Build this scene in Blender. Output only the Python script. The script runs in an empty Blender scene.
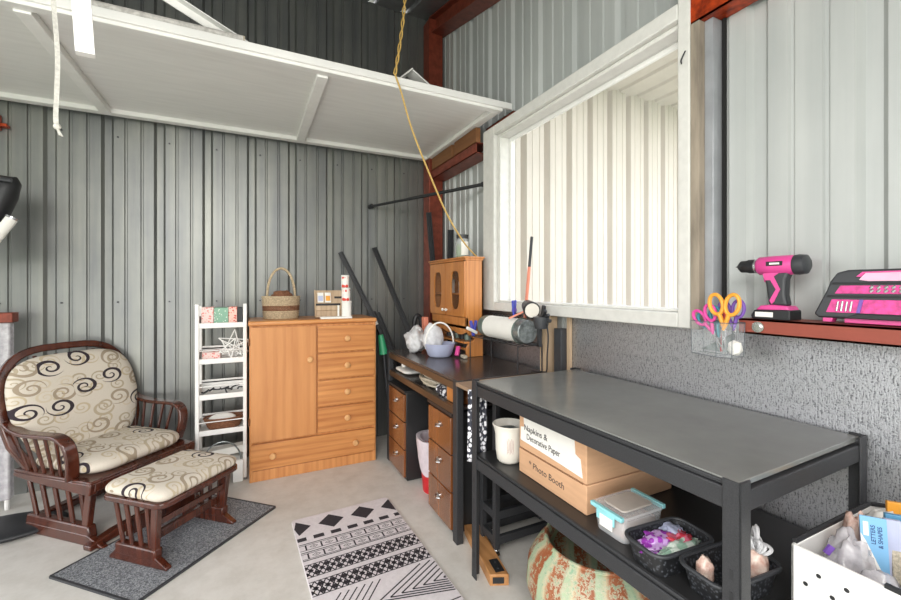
import bpy, bmesh, math, random
from mathutils import Vector, Matrix, noise
random.seed(7)
S = bpy.context.scene
COL = S.collection
PI = math.pi

# ------------------------------------------------------------------ colours / materials
def lin(h, a=1.0):
    h = h.lstrip('#')
    v = [int(h[i:i+2], 16)/255 for i in (0, 2, 4)]
    v = [(x/12.92 if x <= .04045 else ((x+.055)/1.055)**2.4) for x in v]
    return (v[0], v[1], v[2], a)

class NT:
    def __init__(s, name):
        s.m = bpy.data.materials.new(name); s.m.use_nodes = True
        s.t = s.m.node_tree; s.n = s.t.nodes; s.l = s.t.links
        s.p = s.n['Principled BSDF']
        s.tc = None
    def new(s, t, **k):
        n = s.n.new(t)
        for a, b in k.items(): setattr(n, a, b)
        return n
    def link(s, a, b): s.l.new(a, b)
    def coord(s, scale=(1, 1, 1), rot=(0, 0, 0)):
        if not s.tc: s.tc = s.new('ShaderNodeTexCoord')
        mp = s.new('ShaderNodeMapping'); mp.inputs['Scale'].default_value = scale
        mp.inputs['Rotation'].default_value = rot
        s.link(s.tc.outputs['Object'], mp.inputs[0]); return mp.outputs[0]
    def noise(s, vec, scale, detail=4, rough=.6):
        n = s.new('ShaderNodeTexNoise'); n.inputs['Scale'].default_value = scale
        n.inputs['Detail'].default_value = detail; n.inputs['Roughness'].default_value = rough
        s.link(vec, n.inputs['Vector']); return n.outputs[0]
    def ramp(s, fac, stops, interp='LINEAR'):
        r = s.new('ShaderNodeValToRGB'); r.color_ramp.interpolation = interp
        e = r.color_ramp.elements
        while len(e) < len(stops): e.new(.5)
        for i, (p, c) in enumerate(stops):
            e[i].position = p; e[i].color = c
        s.link(fac, r.inputs[0]); return r.outputs[0]
    def math(s, op, a, b=None, c=None):
        n = s.new('ShaderNodeMath', operation=op)
        for i, x in enumerate((a, b, c)):
            if x is None: continue
            if isinstance(x, (int, float)): n.inputs[i].default_value = x
            else: s.link(x, n.inputs[i])
        return n.outputs[0]
    def mix(s, f, a, b):
        n = s.new('ShaderNodeMix', data_type='RGBA')
        if isinstance(f, (int, float)): n.inputs[0].default_value = f
        else: s.link(f, n.inputs[0])
        for i, x in ((6, a), (7, b)):
            if isinstance(x, tuple): n.inputs[i].default_value = x
            else: s.link(x, n.inputs[i])
        return n.outputs[2]
    def bump(s, h, strength, dist=.01):
        b = s.new('ShaderNodeBump'); b.inputs['Strength'].default_value = strength
        b.inputs['Distance'].default_value = dist
        s.link(h, b.inputs['Height']); s.link(b.outputs[0], s.p.inputs['Normal'])

def mat(name, col, rough=.5, metal=0.0, var=.06, scale=14, stretch=(1, 1, 1), bump=0, bscale=60, spec=.5, trans=0, alpha=1, col2=None, lo=.35, hi=.65, sheen=0):
    q = NT(name); p = q.p
    c1 = lin(col)
    if col2: c2 = lin(col2)
    else: c2 = tuple(max(0, x*(1-var*2.2)) for x in c1[:3]) + (1,)
    v = q.coord(stretch)
    f = q.noise(v, scale)
    q.link(q.ramp(f, [(lo, c2), (hi, c1)]), p.inputs['Base Color'])
    p.inputs['Roughness'].default_value = rough; p.inputs['Metallic'].default_value = metal
    p.inputs['Specular IOR Level'].default_value = spec
    p.inputs['Transmission Weight'].default_value = trans
    p.inputs['Alpha'].default_value = alpha
    if bump:
        q.bump(q.noise(q.coord(stretch), bscale, 3), bump, .005)
    return q.m

def wood(name, c1, c2, rough=.4, axis='z', scale=1.0, coat=.2):
    q = NT(name); p = q.p
    st = {'z': (9, 9, .8), 'x': (.8, 9, 9), 'y': (9, .8, 9)}[axis]
    st = tuple(x*scale for x in st)
    f = q.noise(q.coord(st), 2.2, 5, .65)
    w = q.new('ShaderNodeTexWave'); w.inputs['Scale'].default_value = 1.4
    w.inputs['Distortion'].default_value = 7; w.inputs['Detail'].default_value = 3
    w.bands_direction = 'X' if axis != 'x' else 'Z'
    q.link(q.coord(tuple(x*.55 for x in st)), w.inputs[0])
    m = q.mix(.3, q.ramp(f, [(.3, lin(c2)), (.7, lin(c1))]), q.ramp(w.outputs[1], [(0.1, lin(c2)), (.6, lin(c1))]))
    q.link(m, p.inputs['Base Color']); p.inputs['Roughness'].default_value = rough
    p.inputs['Coat Weight'].default_value = coat; p.inputs['Coat Roughness'].default_value = .2
    q.bump(f, .08, .004)
    return q.m

def glassy(name, col='#ffffff', rough=.02, alpha=.18):
    q = NT(name); p = q.p
    p.inputs['Base Color'].default_value = lin(col); p.inputs['Roughness'].default_value = rough
    f = q.noise(q.coord(), 5)
    q.link(q.math('MULTIPLY_ADD', f, .06, alpha-.03), p.inputs['Alpha'])
    return q.m

def fabric_swirl(name, plane):
    q = NT(name); p = q.p
    sep = q.new('ShaderNodeSeparateXYZ'); q.coord(); q.link(q.tc.outputs['Object'], sep.inputs[0])
    o = {'x': sep.outputs[0], 'y': sep.outputs[1], 'z': sep.outputs[2]}
    cb = q.new('ShaderNodeCombineXYZ'); q.link(o[plane[0]], cb.inputs[0]); q.link(o[plane[1]], cb.inputs[1])
    col = lin('#ddd0ba')
    wv = q.noise(q.coord(), 260, 2)
    base = q.mix(q.math('MULTIPLY', wv, .6), lin('#ddd5c8'), lin('#bcb1a1'))
    for li, (sc, off, kk, pal) in enumerate([
            (9.6, (.37, .11), 1.0, [(0, lin('#c3b499')), (.4, lin('#b3a68f')), (.72, lin('#cfc2ab'))]),
            (6.6, (.0, .0), 1.0, [(0, lin('#3a3238')), (.34, lin('#a39480')), (.66, lin('#b9ab93'))])]):
        mp = q.new('ShaderNodeMapping'); mp.inputs['Scale'].default_value = (sc, sc, 1)
        mp.inputs['Location'].default_value = (off[0], off[1], 0)
        q.link(cb.outputs[0], mp.inputs[0])
        vo = q.new('ShaderNodeTexVoronoi', voronoi_dimensions='2D', feature='F1'); vo.inputs['Scale'].default_value = 1
        vo.inputs['Randomness'].default_value = .55
        q.link(mp.outputs[0], vo.inputs['Vector'])
        d = q.new('ShaderNodeVectorMath', operation='SUBTRACT')
        q.link(mp.outputs[0], d.inputs[0]); q.link(vo.outputs['Position'], d.inputs[1])
        s2 = q.new('ShaderNodeSeparateXYZ'); q.link(d.outputs[0], s2.inputs[0])
        cs = q.new('ShaderNodeSeparateColor'); q.link(vo.outputs['Color'], cs.inputs[0])
        sg = q.math('SUBTRACT', q.math('MULTIPLY', q.math('GREATER_THAN', cs.outputs[1], .5), 2.0), 1.0)
        y2 = q.math('MULTIPLY', q.math('MULTIPLY', s2.outputs[1], 1.35), sg)
        x2 = s2.outputs[0]
        r = q.math('SQRT', q.math('ADD', q.math('MULTIPLY', x2, x2), q.math('MULTIPLY', y2, y2)))
        th = q.math('ADD', q.math('DIVIDE', q.math('ARCTAN2', y2, x2), 2*PI), cs.outputs[2])
        v = q.math('FRACT', q.math('ADD', th, q.math('MULTIPLY', q.math('POWER', r, .8), 3.7)))
        w = q.math('ADD', .17, q.math('MULTIPLY', r, .75))
        ln = q.math('LESS_THAN', v, w)
        ms = q.math('MULTIPLY', q.math('LESS_THAN', r, .46), q.math('GREATER_THAN', r, .035))
        ms = q.math('MULTIPLY', ms, ln)
        cc = q.ramp(cs.outputs[0], pal, 'CONSTANT')
        base = q.mix(ms, base, cc)
    q.link(base, p.inputs['Base Color']); p.inputs['Roughness'].default_value = .9
    p.inputs['Specular IOR Level'].default_value = .2
    q.bump(wv, .25, .003)
    return q.m

# ------------------------------------------------------------------ mesh builder
class B:
    def __init__(s): s.bm = bmesh.new(); s.mi = 0
    def _f(s, vs):
        try:
            f = s.bm.faces.new(vs); f.material_index = s.mi; return f
        except ValueError: return None
    def box(s, x0, x1, y0, y1, z0, z1, M=None):
        c = [(x, y, z) for x in (x0, x1) for y in (y0, y1) for z in (z0, z1)]
        v = [s.bm.verts.new((M @ Vector(p)) if M else p) for p in c]
        for q in ((0, 1, 3, 2), (4, 6, 7, 5), (0, 4, 5, 1), (2, 3, 7, 6), (0, 2, 6, 4), (1, 5, 7, 3)):
            s._f([v[i] for i in q])
        return s
    def bar(s, p0, p1, w, h, up=(0, 0, 1)):
        p0, p1 = Vector(p0), Vector(p1); d = (p1-p0).normalized(); u = Vector(up)
        a = d.cross(u)
        if a.length < 1e-4: a = d.cross(Vector((1, 0, 0)))
        a.normalize(); b = a.cross(d).normalized()
        M = Matrix((a, b, d)).transposed().to_4x4(); M.translation = p0
        L = (p1-p0).length
        return s.box(-w/2, w/2, -h/2, h/2, 0, L, M)
    def ring(s, c, a, b, ra, rb, n):
        return [s.bm.verts.new(c + a*math.cos(2*PI*i/n)*ra + b*math.sin(2*PI*i/n)*rb) for i in range(n)]
    def skin(s, rings, cap=True, closed=False):
        n = len(rings[0]); R = list(rings)
        if closed: R.append(rings[0])
        for A, C in zip(R, R[1:]):
            for i in range(n): s._f([A[i], A[(i+1) % n], C[(i+1) % n], C[i]])
        if cap and not closed:
            s._f(list(reversed(rings[0]))); s._f(rings[-1])
    def tube(s, pts, r, n=8, closed=False, flat=1.0):
        pts = [Vector(p) for p in pts]; m = len(pts); rings = []; prev = None
        for i, p in enumerate(pts):
            if closed: d = pts[(i+1) % m]-pts[i-1]
            else: d = pts[min(i+1, m-1)]-pts[max(i-1, 0)]
            d.normalize()
            if prev is None:
                u = Vector((0, 0, 1)) if abs(d.z) < .9 else Vector((1, 0, 0))
                a = d.cross(u).normalized()
            else:
                a = (prev - d*prev.dot(d))
                a = a.normalized() if a.length > 1e-6 else d.orthogonal().normalized()
            prev = a; b = d.cross(a).normalized()
            rr = r[i] if isinstance(r, (list, tuple)) else r
            rings.append(s.ring(p, a, b, rr, rr*flat, n))
        s.skin(rings, True, closed); return s
    def cyl(s, p0, p1, r0, r1=None, n=16): return s.tube([p0, p1], [r0, r0 if r1 is None else r1], n)
    def sweep(s, pts, w, h, up=(0, 0, 1)):
        """rectangular section w (sideways) x h (along up x d) following pts; up fixed = side axis"""
        pts = [Vector(p) for p in pts]; side = Vector(up).normalized(); rings = []
        m = len(pts)
        for i, p in enumerate(pts):
            d = (pts[min(i+1, m-1)]-pts[max(i-1, 0)]).normalized()
            a = (side - d*side.dot(d)).normalized(); b = d.cross(a)
            ww = w[i] if isinstance(w, (list, tuple)) else w
            hh = h[i] if isinstance(h, (list, tuple)) else h
            rings.append([s.bm.verts.new(p+a*x*ww/2+b*y*hh/2) for x, y in ((-1, -1), (1, -1), (1, 1), (-1, 1))])
        s.skin(rings); return s
    def lathe(s, prof, c=(0, 0, 0), n=28, sx=1, sy=1, M=None, cap=False):
        rings = []
        for r, z in prof:
            ring = []
            for i in range(n):
                a = 2*PI*i/n; v = Vector((r*math.cos(a)*sx, r*math.sin(a)*sy, z))
                v = (M @ v) if M else v+Vector(c)
                ring.append(s.bm.verts.new(v))
            rings.append(ring)
        s.skin(rings, cap); return s
    def prism(s, poly, ext):
        ext = Vector(ext); a = [s.bm.verts.new(p) for p in poly]; b = [s.bm.verts.new(Vector(p)+ext) for p in poly]
        s._f(list(reversed(a))); s._f(b); n = len(poly)
        for i in range(n): s._f([a[i], a[(i+1) % n], b[(i+1) % n], b[i]])
        return s
    def quad(s, *p): s._f([s.bm.verts.new(x) for x in p]); return s
    def sphere(s, c, r, n=12, sz=1, sx=1, sy=1):
        m = max(6, n//2+2)
        prof = [(max(1e-4, r*math.sin(PI*i/m)), -r*sz*math.cos(PI*i/m)) for i in range(m+1)]
        return s.lathe(prof, c, n, sx, sy)
    def blob(s, c, rx, ry, rz, amp=.25, fr=6, sub=4, seed=0, flat=None):
        r = bmesh.ops.create_icosphere(s.bm, subdivisions=sub, radius=1.0)
        for v in r['verts']:
            d = v.co.normalized(); n = noise.noise(d*fr*.35+Vector((seed, 0, 0)))+.5*noise.noise(d*fr+Vector((0, seed, 0)))+.6*abs(noise.noise(d*fr*1.7+Vector((0, 0, seed))))
            k = 1+amp*n
            p = Vector((d.x*rx*k, d.y*ry*k, d.z*rz*k))
            if flat is not None and p.z < -flat: p.z = -flat+.02*n*rz*0
            v.co = p+Vector(c)
        for v in r['verts']:
            for f in v.link_faces: f.material_index = s.mi
        return s
    def pillow(s, outline, T, M=None, p=5, rings=9):
        """outline: closed 2D list; inflated along local z"""
        cx = sum(q[0] for q in outline)/len(outline); cy = sum(q[1] for q in outline)/len(outline)
        M = M or Matrix()
        def R(sc, z): return [s.bm.verts.new(M @ Vector((cx+(x-cx)*sc, cy+(y-cy)*sc, z))) for x, y in outline]
        rs = []
        scs = [1-(i/rings)**2.2 for i in range(rings)] ; scs = scs[:-1]+[scs[-1]]
        up = [(sc, T/2*(1-sc**p)**.5) for sc in scs]
        for sc, z in reversed(up): rs.append(R(sc, -z))
        for sc, z in up[1:]: rs.append(R(sc, z))
        s.skin(rs, True); return s
    def done(s, name, mats, parent=None, world=False, origin=None, smooth=35, bevel=0, tagd=None, seg=2):
        if not isinstance(mats, (list, tuple)): mats = [mats]
        off = Vector((0, 0, 0))
        if world and parent:
            q = parent
            while q: off += q.location; q = q.parent
        if origin is not None: off = Vector(origin)
        bmesh.ops.recalc_face_normals(s.bm, faces=s.bm.faces)
        if off.length: bmesh.ops.translate(s.bm, verts=s.bm.verts, vec=-off)
        me = bpy.data.meshes.new(name); s.bm.to_mesh(me); s.bm.free()
        for m in mats: me.materials.append(m)
        if smooth:
            me.shade_smooth(); me.set_sharp_from_angle(angle=math.radians(smooth))
        o = bpy.data.objects.new(name, me); COL.objects.link(o)
        if parent: o.parent = parent
        elif origin is not None: o.location = off
        if bevel:
            b = o.modifiers.new('Bevel', 'BEVEL'); b.width = bevel; b.segments = seg; b.limit_method = 'ANGLE'
            b.angle_limit = math.radians(40); b.harden_normals = False
        if tagd: tag(o, *tagd)
        return o

def tag(o, label, cat, group=None):
    o['label'] = label; o['category'] = cat
    if group: o['group'] = group
    return o
def thing(name, label, cat, loc=(0, 0, 0), rz=0, group=None):
    o = bpy.data.objects.new(name, None); COL.objects.link(o); o.empty_display_size = .05
    o.location = loc; o.rotation_euler = (0, 0, rz)
    return tag(o, label, cat, group)
def struct(o): o['kind'] = 'structure'; return o
def dup(o, loc=None, rz=None, label=None, parent=None):
    c = o.copy(); COL.objects.link(c); c.parent = parent
    for ch in [x for x in o.children]: dup(ch, parent=c)
    if loc is not None: c.location = loc
    if rz is not None: c.rotation_euler = (0, 0, rz)
    if label: c['label'] = label
    return c
def rrect(w, h, r, n=5, cx=0, cy=0):
    pts = []
    for (x, y, a0) in ((w/2-r, h/2-r, 0), (-w/2+r, h/2-r, 90), (-w/2+r, -h/2+r, 180), (w/2-r, -h/2+r, 270)):
        for i in range(n+1):
            a = math.radians(a0+90*i/n); pts.append((cx+x+r*math.cos(a), cy+y+r*math.sin(a)))
    return pts
def text(body, mt, size, M, parent, name='lettering', ext=.0006, world=True, bold=0.0, align='CENTER', sx=1.0):
    cu = bpy.data.curves.new(name, 'FONT'); cu.body = body; cu.size = size; cu.extrude = ext
    cu.align_x = align; cu.align_y = 'CENTER'; cu.offset = bold
    tmp = bpy.data.objects.new('tmp', cu); COL.objects.link(tmp)
    dg = bpy.context.evaluated_depsgraph_get(); dg.update()
    me = bpy.data.meshes.new_from_object(tmp.evaluated_get(dg)); bpy.data.objects.remove(tmp)
    me.transform(Matrix.Diagonal((sx, 1, 1, 1)))
    off = Vector((0, 0, 0)); q = parent
    while q: off += q.location; q = q.parent
    if world: me.transform(Matrix.Translation(-off) @ M)
    else: me.transform(M)
    me.materials.clear(); me.materials.append(mt)
    o = bpy.data.objects.new(name, me); COL.objects.link(o); o.parent = parent
    return o
def frameM(o, x, y):
    """matrix whose local x,y axes are the given world vectors"""
    x = Vector(x).normalized(); y = Vector(y).normalized(); z = x.cross(y).normalized(); y = z.cross(x)
    M = Matrix((x, y, z)).transposed().to_4x4(); M.translation = Vector(o); return M
def cat(ps, n=6):
    """Catmull-Rom through points"""
    P = [Vector(p) for p in ps]; out = []
    for i in range(len(P)-1):
        p0, p1, p2, p3 = P[max(i-1, 0)], P[i], P[i+1], P[min(i+2, len(P)-1)]
        for j in range(n):
            t = j/n
            out.append(.5*((2*p1)+(p2-p0)*t+(2*p0-5*p1+4*p2-p3)*t*t+(3*p1-p0-3*p2+p3)*t**3))
    out.append(P[-1]); return out

# ------------------------------------------------------------------ materials
M = {}
M['white'] = mat('white_paint', '#eeedea', .45, var=.03)
M['white_scuffed'] = mat('white_scuffed', '#ecebe8', .5, var=.05, scale=6, stretch=(1, 6, 1), bump=.1)
M['loft_white'] = mat('loft_white', '#e9e8e5', .35, var=.03, scale=5, stretch=(.6, 6, 1), bump=.05)
M['frame_white'] = mat('window_frame_white', '#dcdbd6', .5, var=.04, scale=20, bump=.08)
M['red_iron'] = mat('red_oxide_steel', '#8a4130', .45, metal=.2, var=.12, scale=18, col2='#6d3020')
M['red_girt'] = mat('red_oxide_girt', '#96493a', .5, metal=.1, var=.06)
M['orange_girt'] = mat('orange_rusty_steel', '#c4491c', .35, metal=.3, col2='#7c2812', scale=30)
M['black_metal'] = mat('black_powder_steel', '#3b3c3f', .5, metal=.25, var=.15, scale=300, bump=.15, bscale=500)
M['black_shelf'] = mat('black_shelf_board', '#2c2c2d', .35, var=.1, scale=5)
M['bench_top'] = mat('dark_bench_top', '#7d7e7b', .22, var=.1, scale=3, spec=.9)
M['desk_top'] = mat('dark_desk_top', '#4d4644', .2, var=.15, scale=4)
M['black_plastic'] = mat('black_plastic', '#252629', .5, var=.1)
M['charcoal'] = mat('charcoal_plastic', '#3a3c40', .45, var=.08)
M['chrome'] = mat('chrome', '#c8c8c8', .15, metal=1, var=.02)
M['dark_wood'] = wood('mahogany_stain', '#5c2c1c', '#33160f', .25, 'z', 1, .6)
M['pine'] = wood('honey_pine', '#d99a5e', '#b97540', .38, 'z', 1, .2)
M['pine_h'] = wood('honey_pine_horizontal', '#d89859', '#b06b37', .38, 'x', 1, .2)
M['pine_door'] = wood('honey_pine_door', '#d3945a', '#ba7843', .38, 'z', .6, .2)
M['knob'] = wood('knob_wood', '#e0b079', '#c98f58', .35, 'z')
M['hutch'] = wood('orange_pine_hutch', '#cf8c4e', '#ad6a33', .35, 'z', 1, .3)
M['lumber'] = wood('raw_lumber', '#c8b094', '#a98f73', .7, 'z', 1, 0)
M['lumber_brown'] = wood('brown_lumber', '#8a5d38', '#6b4427', .65, 'y', 1, 0)
M['ply'] = wood('pale_plywood', '#a98c73', '#87705b', .6, 'x', 1, 0)
M['block_wood'] = wood('oiled_wood_block', '#c4905c', '#a06c3e', .45, 'y', 1, .1)
M['brown_gloss'] = wood('brown_wood_gloss', '#8a5430', '#5a351d', .18, 'z', .6, .7)
M['cardboard'] = mat('cardboard', '#cfa480', .85, var=.04, scale=8, stretch=(1, 1, 8))
M['paper'] = mat('white_paper', '#eceae4', .7, var=.02)
M['ink'] = mat('dark_ink', '#2f2c30', .6)
M['wicker'] = mat('pale_wicker', '#cdb796', .8, var=.18, scale=90, bump=.4, bscale=120)
M['wicker_brown'] = mat('brown_wicker', '#8a5b3f', .8, var=.2, scale=90, bump=.4, bscale=120)
M['pink'] = mat('hot_pink_plastic', '#dc4c96', .35, var=.04)
M['pink_clear'] = mat('pink_case_lining', '#ec3f9a', .3, var=.2, scale=60)
M['silver'] = mat('silver_bits', '#c9c9cc', .25, metal=.8)
M['bagplastic'] = mat('milky_bag_plastic', '#e4e4e6', .3, var=.1, scale=30, alpha=.88, bump=.3, bscale=40)
M['clearbag'] = mat('clear_bag_plastic', '#dedbe0', .12, var=.15, scale=30, alpha=.6, bump=.5, bscale=35)
M['lavender'] = mat('lavender_plastic', '#b7bdd8', .5, var=.04)
M['red_plastic'] = mat('red_plastic', '#c8202a', .35, var=.05)
M['teal_plastic'] = mat('teal_plastic', '#8fd0d6', .35, var=.03)
M['clear_plastic'] = glassy('clear_plastic', '#e6e9ec', .08, .32)
M['cup_plastic'] = glassy('cup_plastic', '#dfe6ea', .05, .07)
M['glass'] = glassy('window_glass', '#ffffff', .01, .06)
M['dark_glass'] = glassy('cabinet_glass', '#5a5048', .03, .12)
M['orange_handle'] = mat('orange_scissor_plastic', '#f0a63c', .4, var=.03)
M['purple_handle'] = mat('purple_plastic', '#7a55b0', .4)
M['teal_handle'] = mat('teal_scissor_plastic', '#3d8f9e', .4)
M['magenta_handle'] = mat('magenta_plastic', '#e04aa0', .4)
M['blue_grip'] = mat('blue_clip_plastic', '#4a50b4', .4)
M['yellow_cord'] = mat('yellow_cord', '#d6b062', .55, var=.15, scale=200)
M['strap'] = mat('white_cotton_strap', '#dcdad2', .8, var=.12, scale=80)
M['ceramic'] = mat('cream_ceramic', '#e6e1d6', .3, var=.04)
M['galv'] = mat('galvanised_steel', '#9ea5a5', .35, metal=.6, var=.25, scale=40)
M['green_metal'] = mat('grey_green_metal', '#6f8078', .4, metal=.3, var=.1)
M['salmon'] = mat('salmon_paint', '#e08a72', .5)
M['green'] = mat('green_plastic', '#3ba775', .4)
M['green_label'] = mat('green_label', '#7ea651', .5, var=.2, scale=60)
M['rope'] = mat('beige_rope', '#cfc4b0', .8, var=.2, scale=200)
M['mat_grey'] = None
# ---- special materials
def m_floor():
    q = NT('concrete_floor'); p = q.p
    f = q.noise(q.coord(), 1.6, 6, .65); g = q.noise(q.coord(), 9, 6, .7)
    a = q.ramp(f, [(.35, lin('#c9c5be')), (.65, lin('#dbd8d2'))])
    b = q.ramp(g, [(.32, lin('#bbb6ad')), (.6, lin('#dedbd5'))])
    q.link(q.mix(.4, a, b), p.inputs['Base Color']); p.inputs['Roughness'].default_value = .55
    q.bump(g, .06, .01); return q.m
M['floor'] = m_floor()
def m_sheet(name, c, c2, rough, metal, streak=3.0):
    q = NT(name); p = q.p
    f = q.noise(q.coord((streak*3, streak*3, .35)), 1.3, 4, .6); g = q.noise(q.coord((1, 1, .6)), 3, 5)
    a = q.ramp(f, [(.3, lin(c2)), (.7, lin(c))])
    b = q.ramp(g, [(.35, lin(c2)), (.65, lin(c))])
    q.link(q.mix(.35, a, b), p.inputs['Base Color']); p.inputs['Roughness'].default_value = rough
    p.inputs['Metallic'].default_value = metal
    q.bump(q.noise(q.coord((1, 1, .3)), 7, 3), .12, .01); return q.m
M['sheet_back'] = m_sheet('galvalume_sheet', '#92938d', '#6f7174', .42, .7)
M['sheet_right'] = m_sheet('white_steel_sheet', '#bcbfbd', '#a9adac', .4, .15)
M['sheet_out'] = m_sheet('white_outside_sheet', '#d8d1c6', '#cbc3b7', .6, 0)
M['sheet_roof'] = m_sheet('roof_sheet', '#8f9092', '#6f7072', .4, .5)
def m_foil():
    q = NT('silver_foil_insulation'); p = q.p
    f = q.noise(q.coord((1, 1, .18)), 230, 4, .7); g = q.noise(q.coord(), 190, 4, .7)
    h = q.math('ADD', f, g)
    q.link(q.ramp(h, [(.82, lin('#6f7074')), (1.12, lin('#bcbdc1'))]), p.inputs['Base Color'])
    p.inputs['Roughness'].default_value = .28; p.inputs['Metallic'].default_value = .85
    q.bump(h, .3, .006); return q.m
M['foil'] = m_foil()
def m_matgrey():
    q = NT('grey_speckled_pile'); p = q.p
    f = q.noise(q.coord(), 170, 3, .8)
    q.link(q.ramp(f, [(.4, lin('#55585e')), (.5, lin('#8b8e93')), (.6, lin('#c3c6ca'))]), p.inputs['Base Color'])
    p.inputs['Roughness'].default_value = .95; q.bump(f, 1, .01); return q.m
M['mat_grey'] = m_matgrey()
def m_pot():
    q = NT('patina_copper_pot'); p = q.p
    sep = q.new('ShaderNodeSeparateXYZ'); q.coord(); q.link(q.tc.outputs['Object'], sep.inputs[0])
    th = q.math('ARCTAN2', sep.outputs[1], sep.outputs[0])
    n = q.noise(q.coord(), 9, 4); n2 = q.noise(q.coord(), 60, 5, .75)
    st = q.math('FRACT', q.math('ADD', q.math('MULTIPLY', th, 14/(2*PI)), q.math('MULTIPLY', n, .3)))
    a = q.ramp(st, [(0, lin('#9bb596')), (.18, lin('#c3b795')), (.32, lin('#a3633f')), (.46, lin('#9a5a38')), (.80, lin('#94522f')), (.86, lin('#a7b897'))], 'LINEAR')
    b = q.ramp(n2, [(.42, lin('#6d4531')), (.5, lin('#c9c0a6')), (.62, lin('#84a88b'))])
    f = q.math('MULTIPLY', q.math('GREATER_THAN', q.math('ADD', n2, q.math('MULTIPLY', n, .4)), .725), .8)
    c = q.mix(f, a, b)
    q.link(c, p.inputs['Base Color']); p.inputs['Roughness'].default_value = .5; q.bump(n2, .3, .01); return q.m
M['pot'] = m_pot()
def m_voro(name, c1, c2, scale, rough=.6, thr=.35):
    q = NT(name); p = q.p
    v = q.new('ShaderNodeTexVoronoi'); v.inputs['Scale'].default_value = scale; q.link(q.coord(), v.inputs['Vector'])
    q.link(q.ramp(v.outputs[0], [(thr-.05, lin(c1)), (thr+.05, lin(c2))]), p.inputs['Base Color'])
    p.inputs['Roughness'].default_value = rough; return q.m
M['floral_pink'] = m_voro('pink_floral_print', '#e98d86', '#f0d5cf', 60)
M['floral_green'] = m_voro('green_floral_print', '#e8eee6', '#86b098', 70, thr=.25)
M['floral_red'] = m_voro('red_floral_print', '#d5594e', '#efc3b6', 60)
M['bw_print'] = m_voro('black_white_print', '#e9e9ee', '#2a2c38', 48, thr=.46)
M['mesh_black'] = m_voro('woven_black_plastic', '#4c4f55', '#1d1e21', 110, .45, .35)
M['poly_purple'] = m_voro('purple_package', '#9a3fae', '#c7a2d8', 50, .2, .5)
M['poly_red'] = m_voro('red_package', '#c23a4a', '#c9657c', 50, .2, .5)
M['poly_green'] = m_voro('pale_green_package', '#8fae9b', '#c7d2c8', 40, .3, .5)
M['candy'] = mat('peach_bag_contents', '#e6d3c6', .25, scale=45, col2='#c4988a', bump=.2)
M['tin_red'] = m_voro('red_white_label', '#d8402f', '#f3e9e2', 36, .4, .45)
M['grass'] = mat('grass_ground', '#71855a', .95, var=.2, scale=3)
M['fab_back'] = fabric_swirl('swirl_fabric_back', 'yz')
M['fab_seat'] = fabric_swirl('swirl_fabric_seat', 'xy')

# ------------------------------------------------------------------ SETTING
def ROOF(y): return 3.92-.27*(3.66-y)
B().box(-4.2, 1.66, -2.8, 3.72, -.12, 0).done('floor', M['floor']) ; struct(bpy.data.objects['floor'])
g = struct(B().box(-40, 40, -40, 3.72, -.35, -.14).done('ground', M['grass']))
struct(B().box(1.66, 7.5, -2.8, 3.72, -.13, -.02).done('ground', mat('pale_gravel', '#cfcbc2', .9, var=.08, scale=20)))

def corr(b, a0, a1, ph, z0f, z1f, place, pitch=.305, deep=.022, major=.036):
    """corrugated sheet: along a from a0..a1; place(a, d) -> (x,y); d = depth away from the room"""
    prof = []
    k = math.floor((a0-ph)/pitch)-1
    while ph+k*pitch < a1+pitch:
        c = ph+k*pitch
        for da, d in ((-major, 0), (-major*.55, deep), (major*.55, deep), (major, 0)): prof.append((c+da, d))
        for mc in (pitch/3+.004, 2*pitch/3-.004):
            for da, d in ((-.010, 0), (-.005, .008), (.005, .008), (.010, 0)): prof.append((c+mc+da, d))
        k += 1
    prof = [(a0, 0)]+[(a, d) for a, d in prof if a0 < a < a1]+[(a1, 0)]
    vs = []
    for a, d in prof:
        x, y = place(a, d)
        vs.append((b.bm.verts.new((x, y, z0f(a) if callable(z0f) else z0f)), b.bm.verts.new((x, y, z1f(a) if callable(z1f) else z1f))))
    for p, q in zip(vs, vs[1:]): b._f([p[0], q[0], q[1], p[1]])

b = B(); corr(b, -4.2, 1.665, -.6, 0, 3.93, lambda a, d: (a, 3.66+d))
o = struct(b.done('wall_back', [M['sheet_back'], M['charcoal']], smooth=0))
# screw heads on the back wall
scr = B()
for z in (1.25, 2.42):
    for k in range(-9, 8):
        x = -.6+.305*k+.06
        if x < 1.45: scr.cyl((x, 3.665, z), (x, 3.652, z), .006, n=8)
o2 = scr.done('screw', M['charcoal'], parent=o)
b = B(); rz = lambda a: ROOF(a)+.02
PR = lambda a, d: (1.645+d, a)
corr(b, -2.8, 1.06, .55, 0, rz, PR)
corr(b, 1.06, 2.52, .55, 2.46, rz, PR)
corr(b, 1.06, 2.52, .55, 0, 1.22, PR)
corr(b, 2.52, 3.66, .55, 0, rz, PR)
struct(b.done('wall_right', M['sheet_right'], smooth=0))
# roof over the room, ribs running up the slope
b = B(); prof = []
k = 0
while -4.2+.305*k < 1.66:
    c = -4.2+.305*k
    for da, d in ((-.036, 0), (-.02, .025), (.02, .025), (.036, 0)): prof.append((c+da, d))
    k += 1
vs = [(b.bm.verts.new((x, -2.8, ROOF(-2.8)+d)), b.bm.verts.new((x, 3.7, ROOF(3.7)+d))) for x, d in prof]
for p, q in zip(vs, vs[1:]): b._f([p[0], q[0], q[1], p[1]])
struct(b.done('ceiling', M['sheet_roof'], smooth=0))
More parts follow.
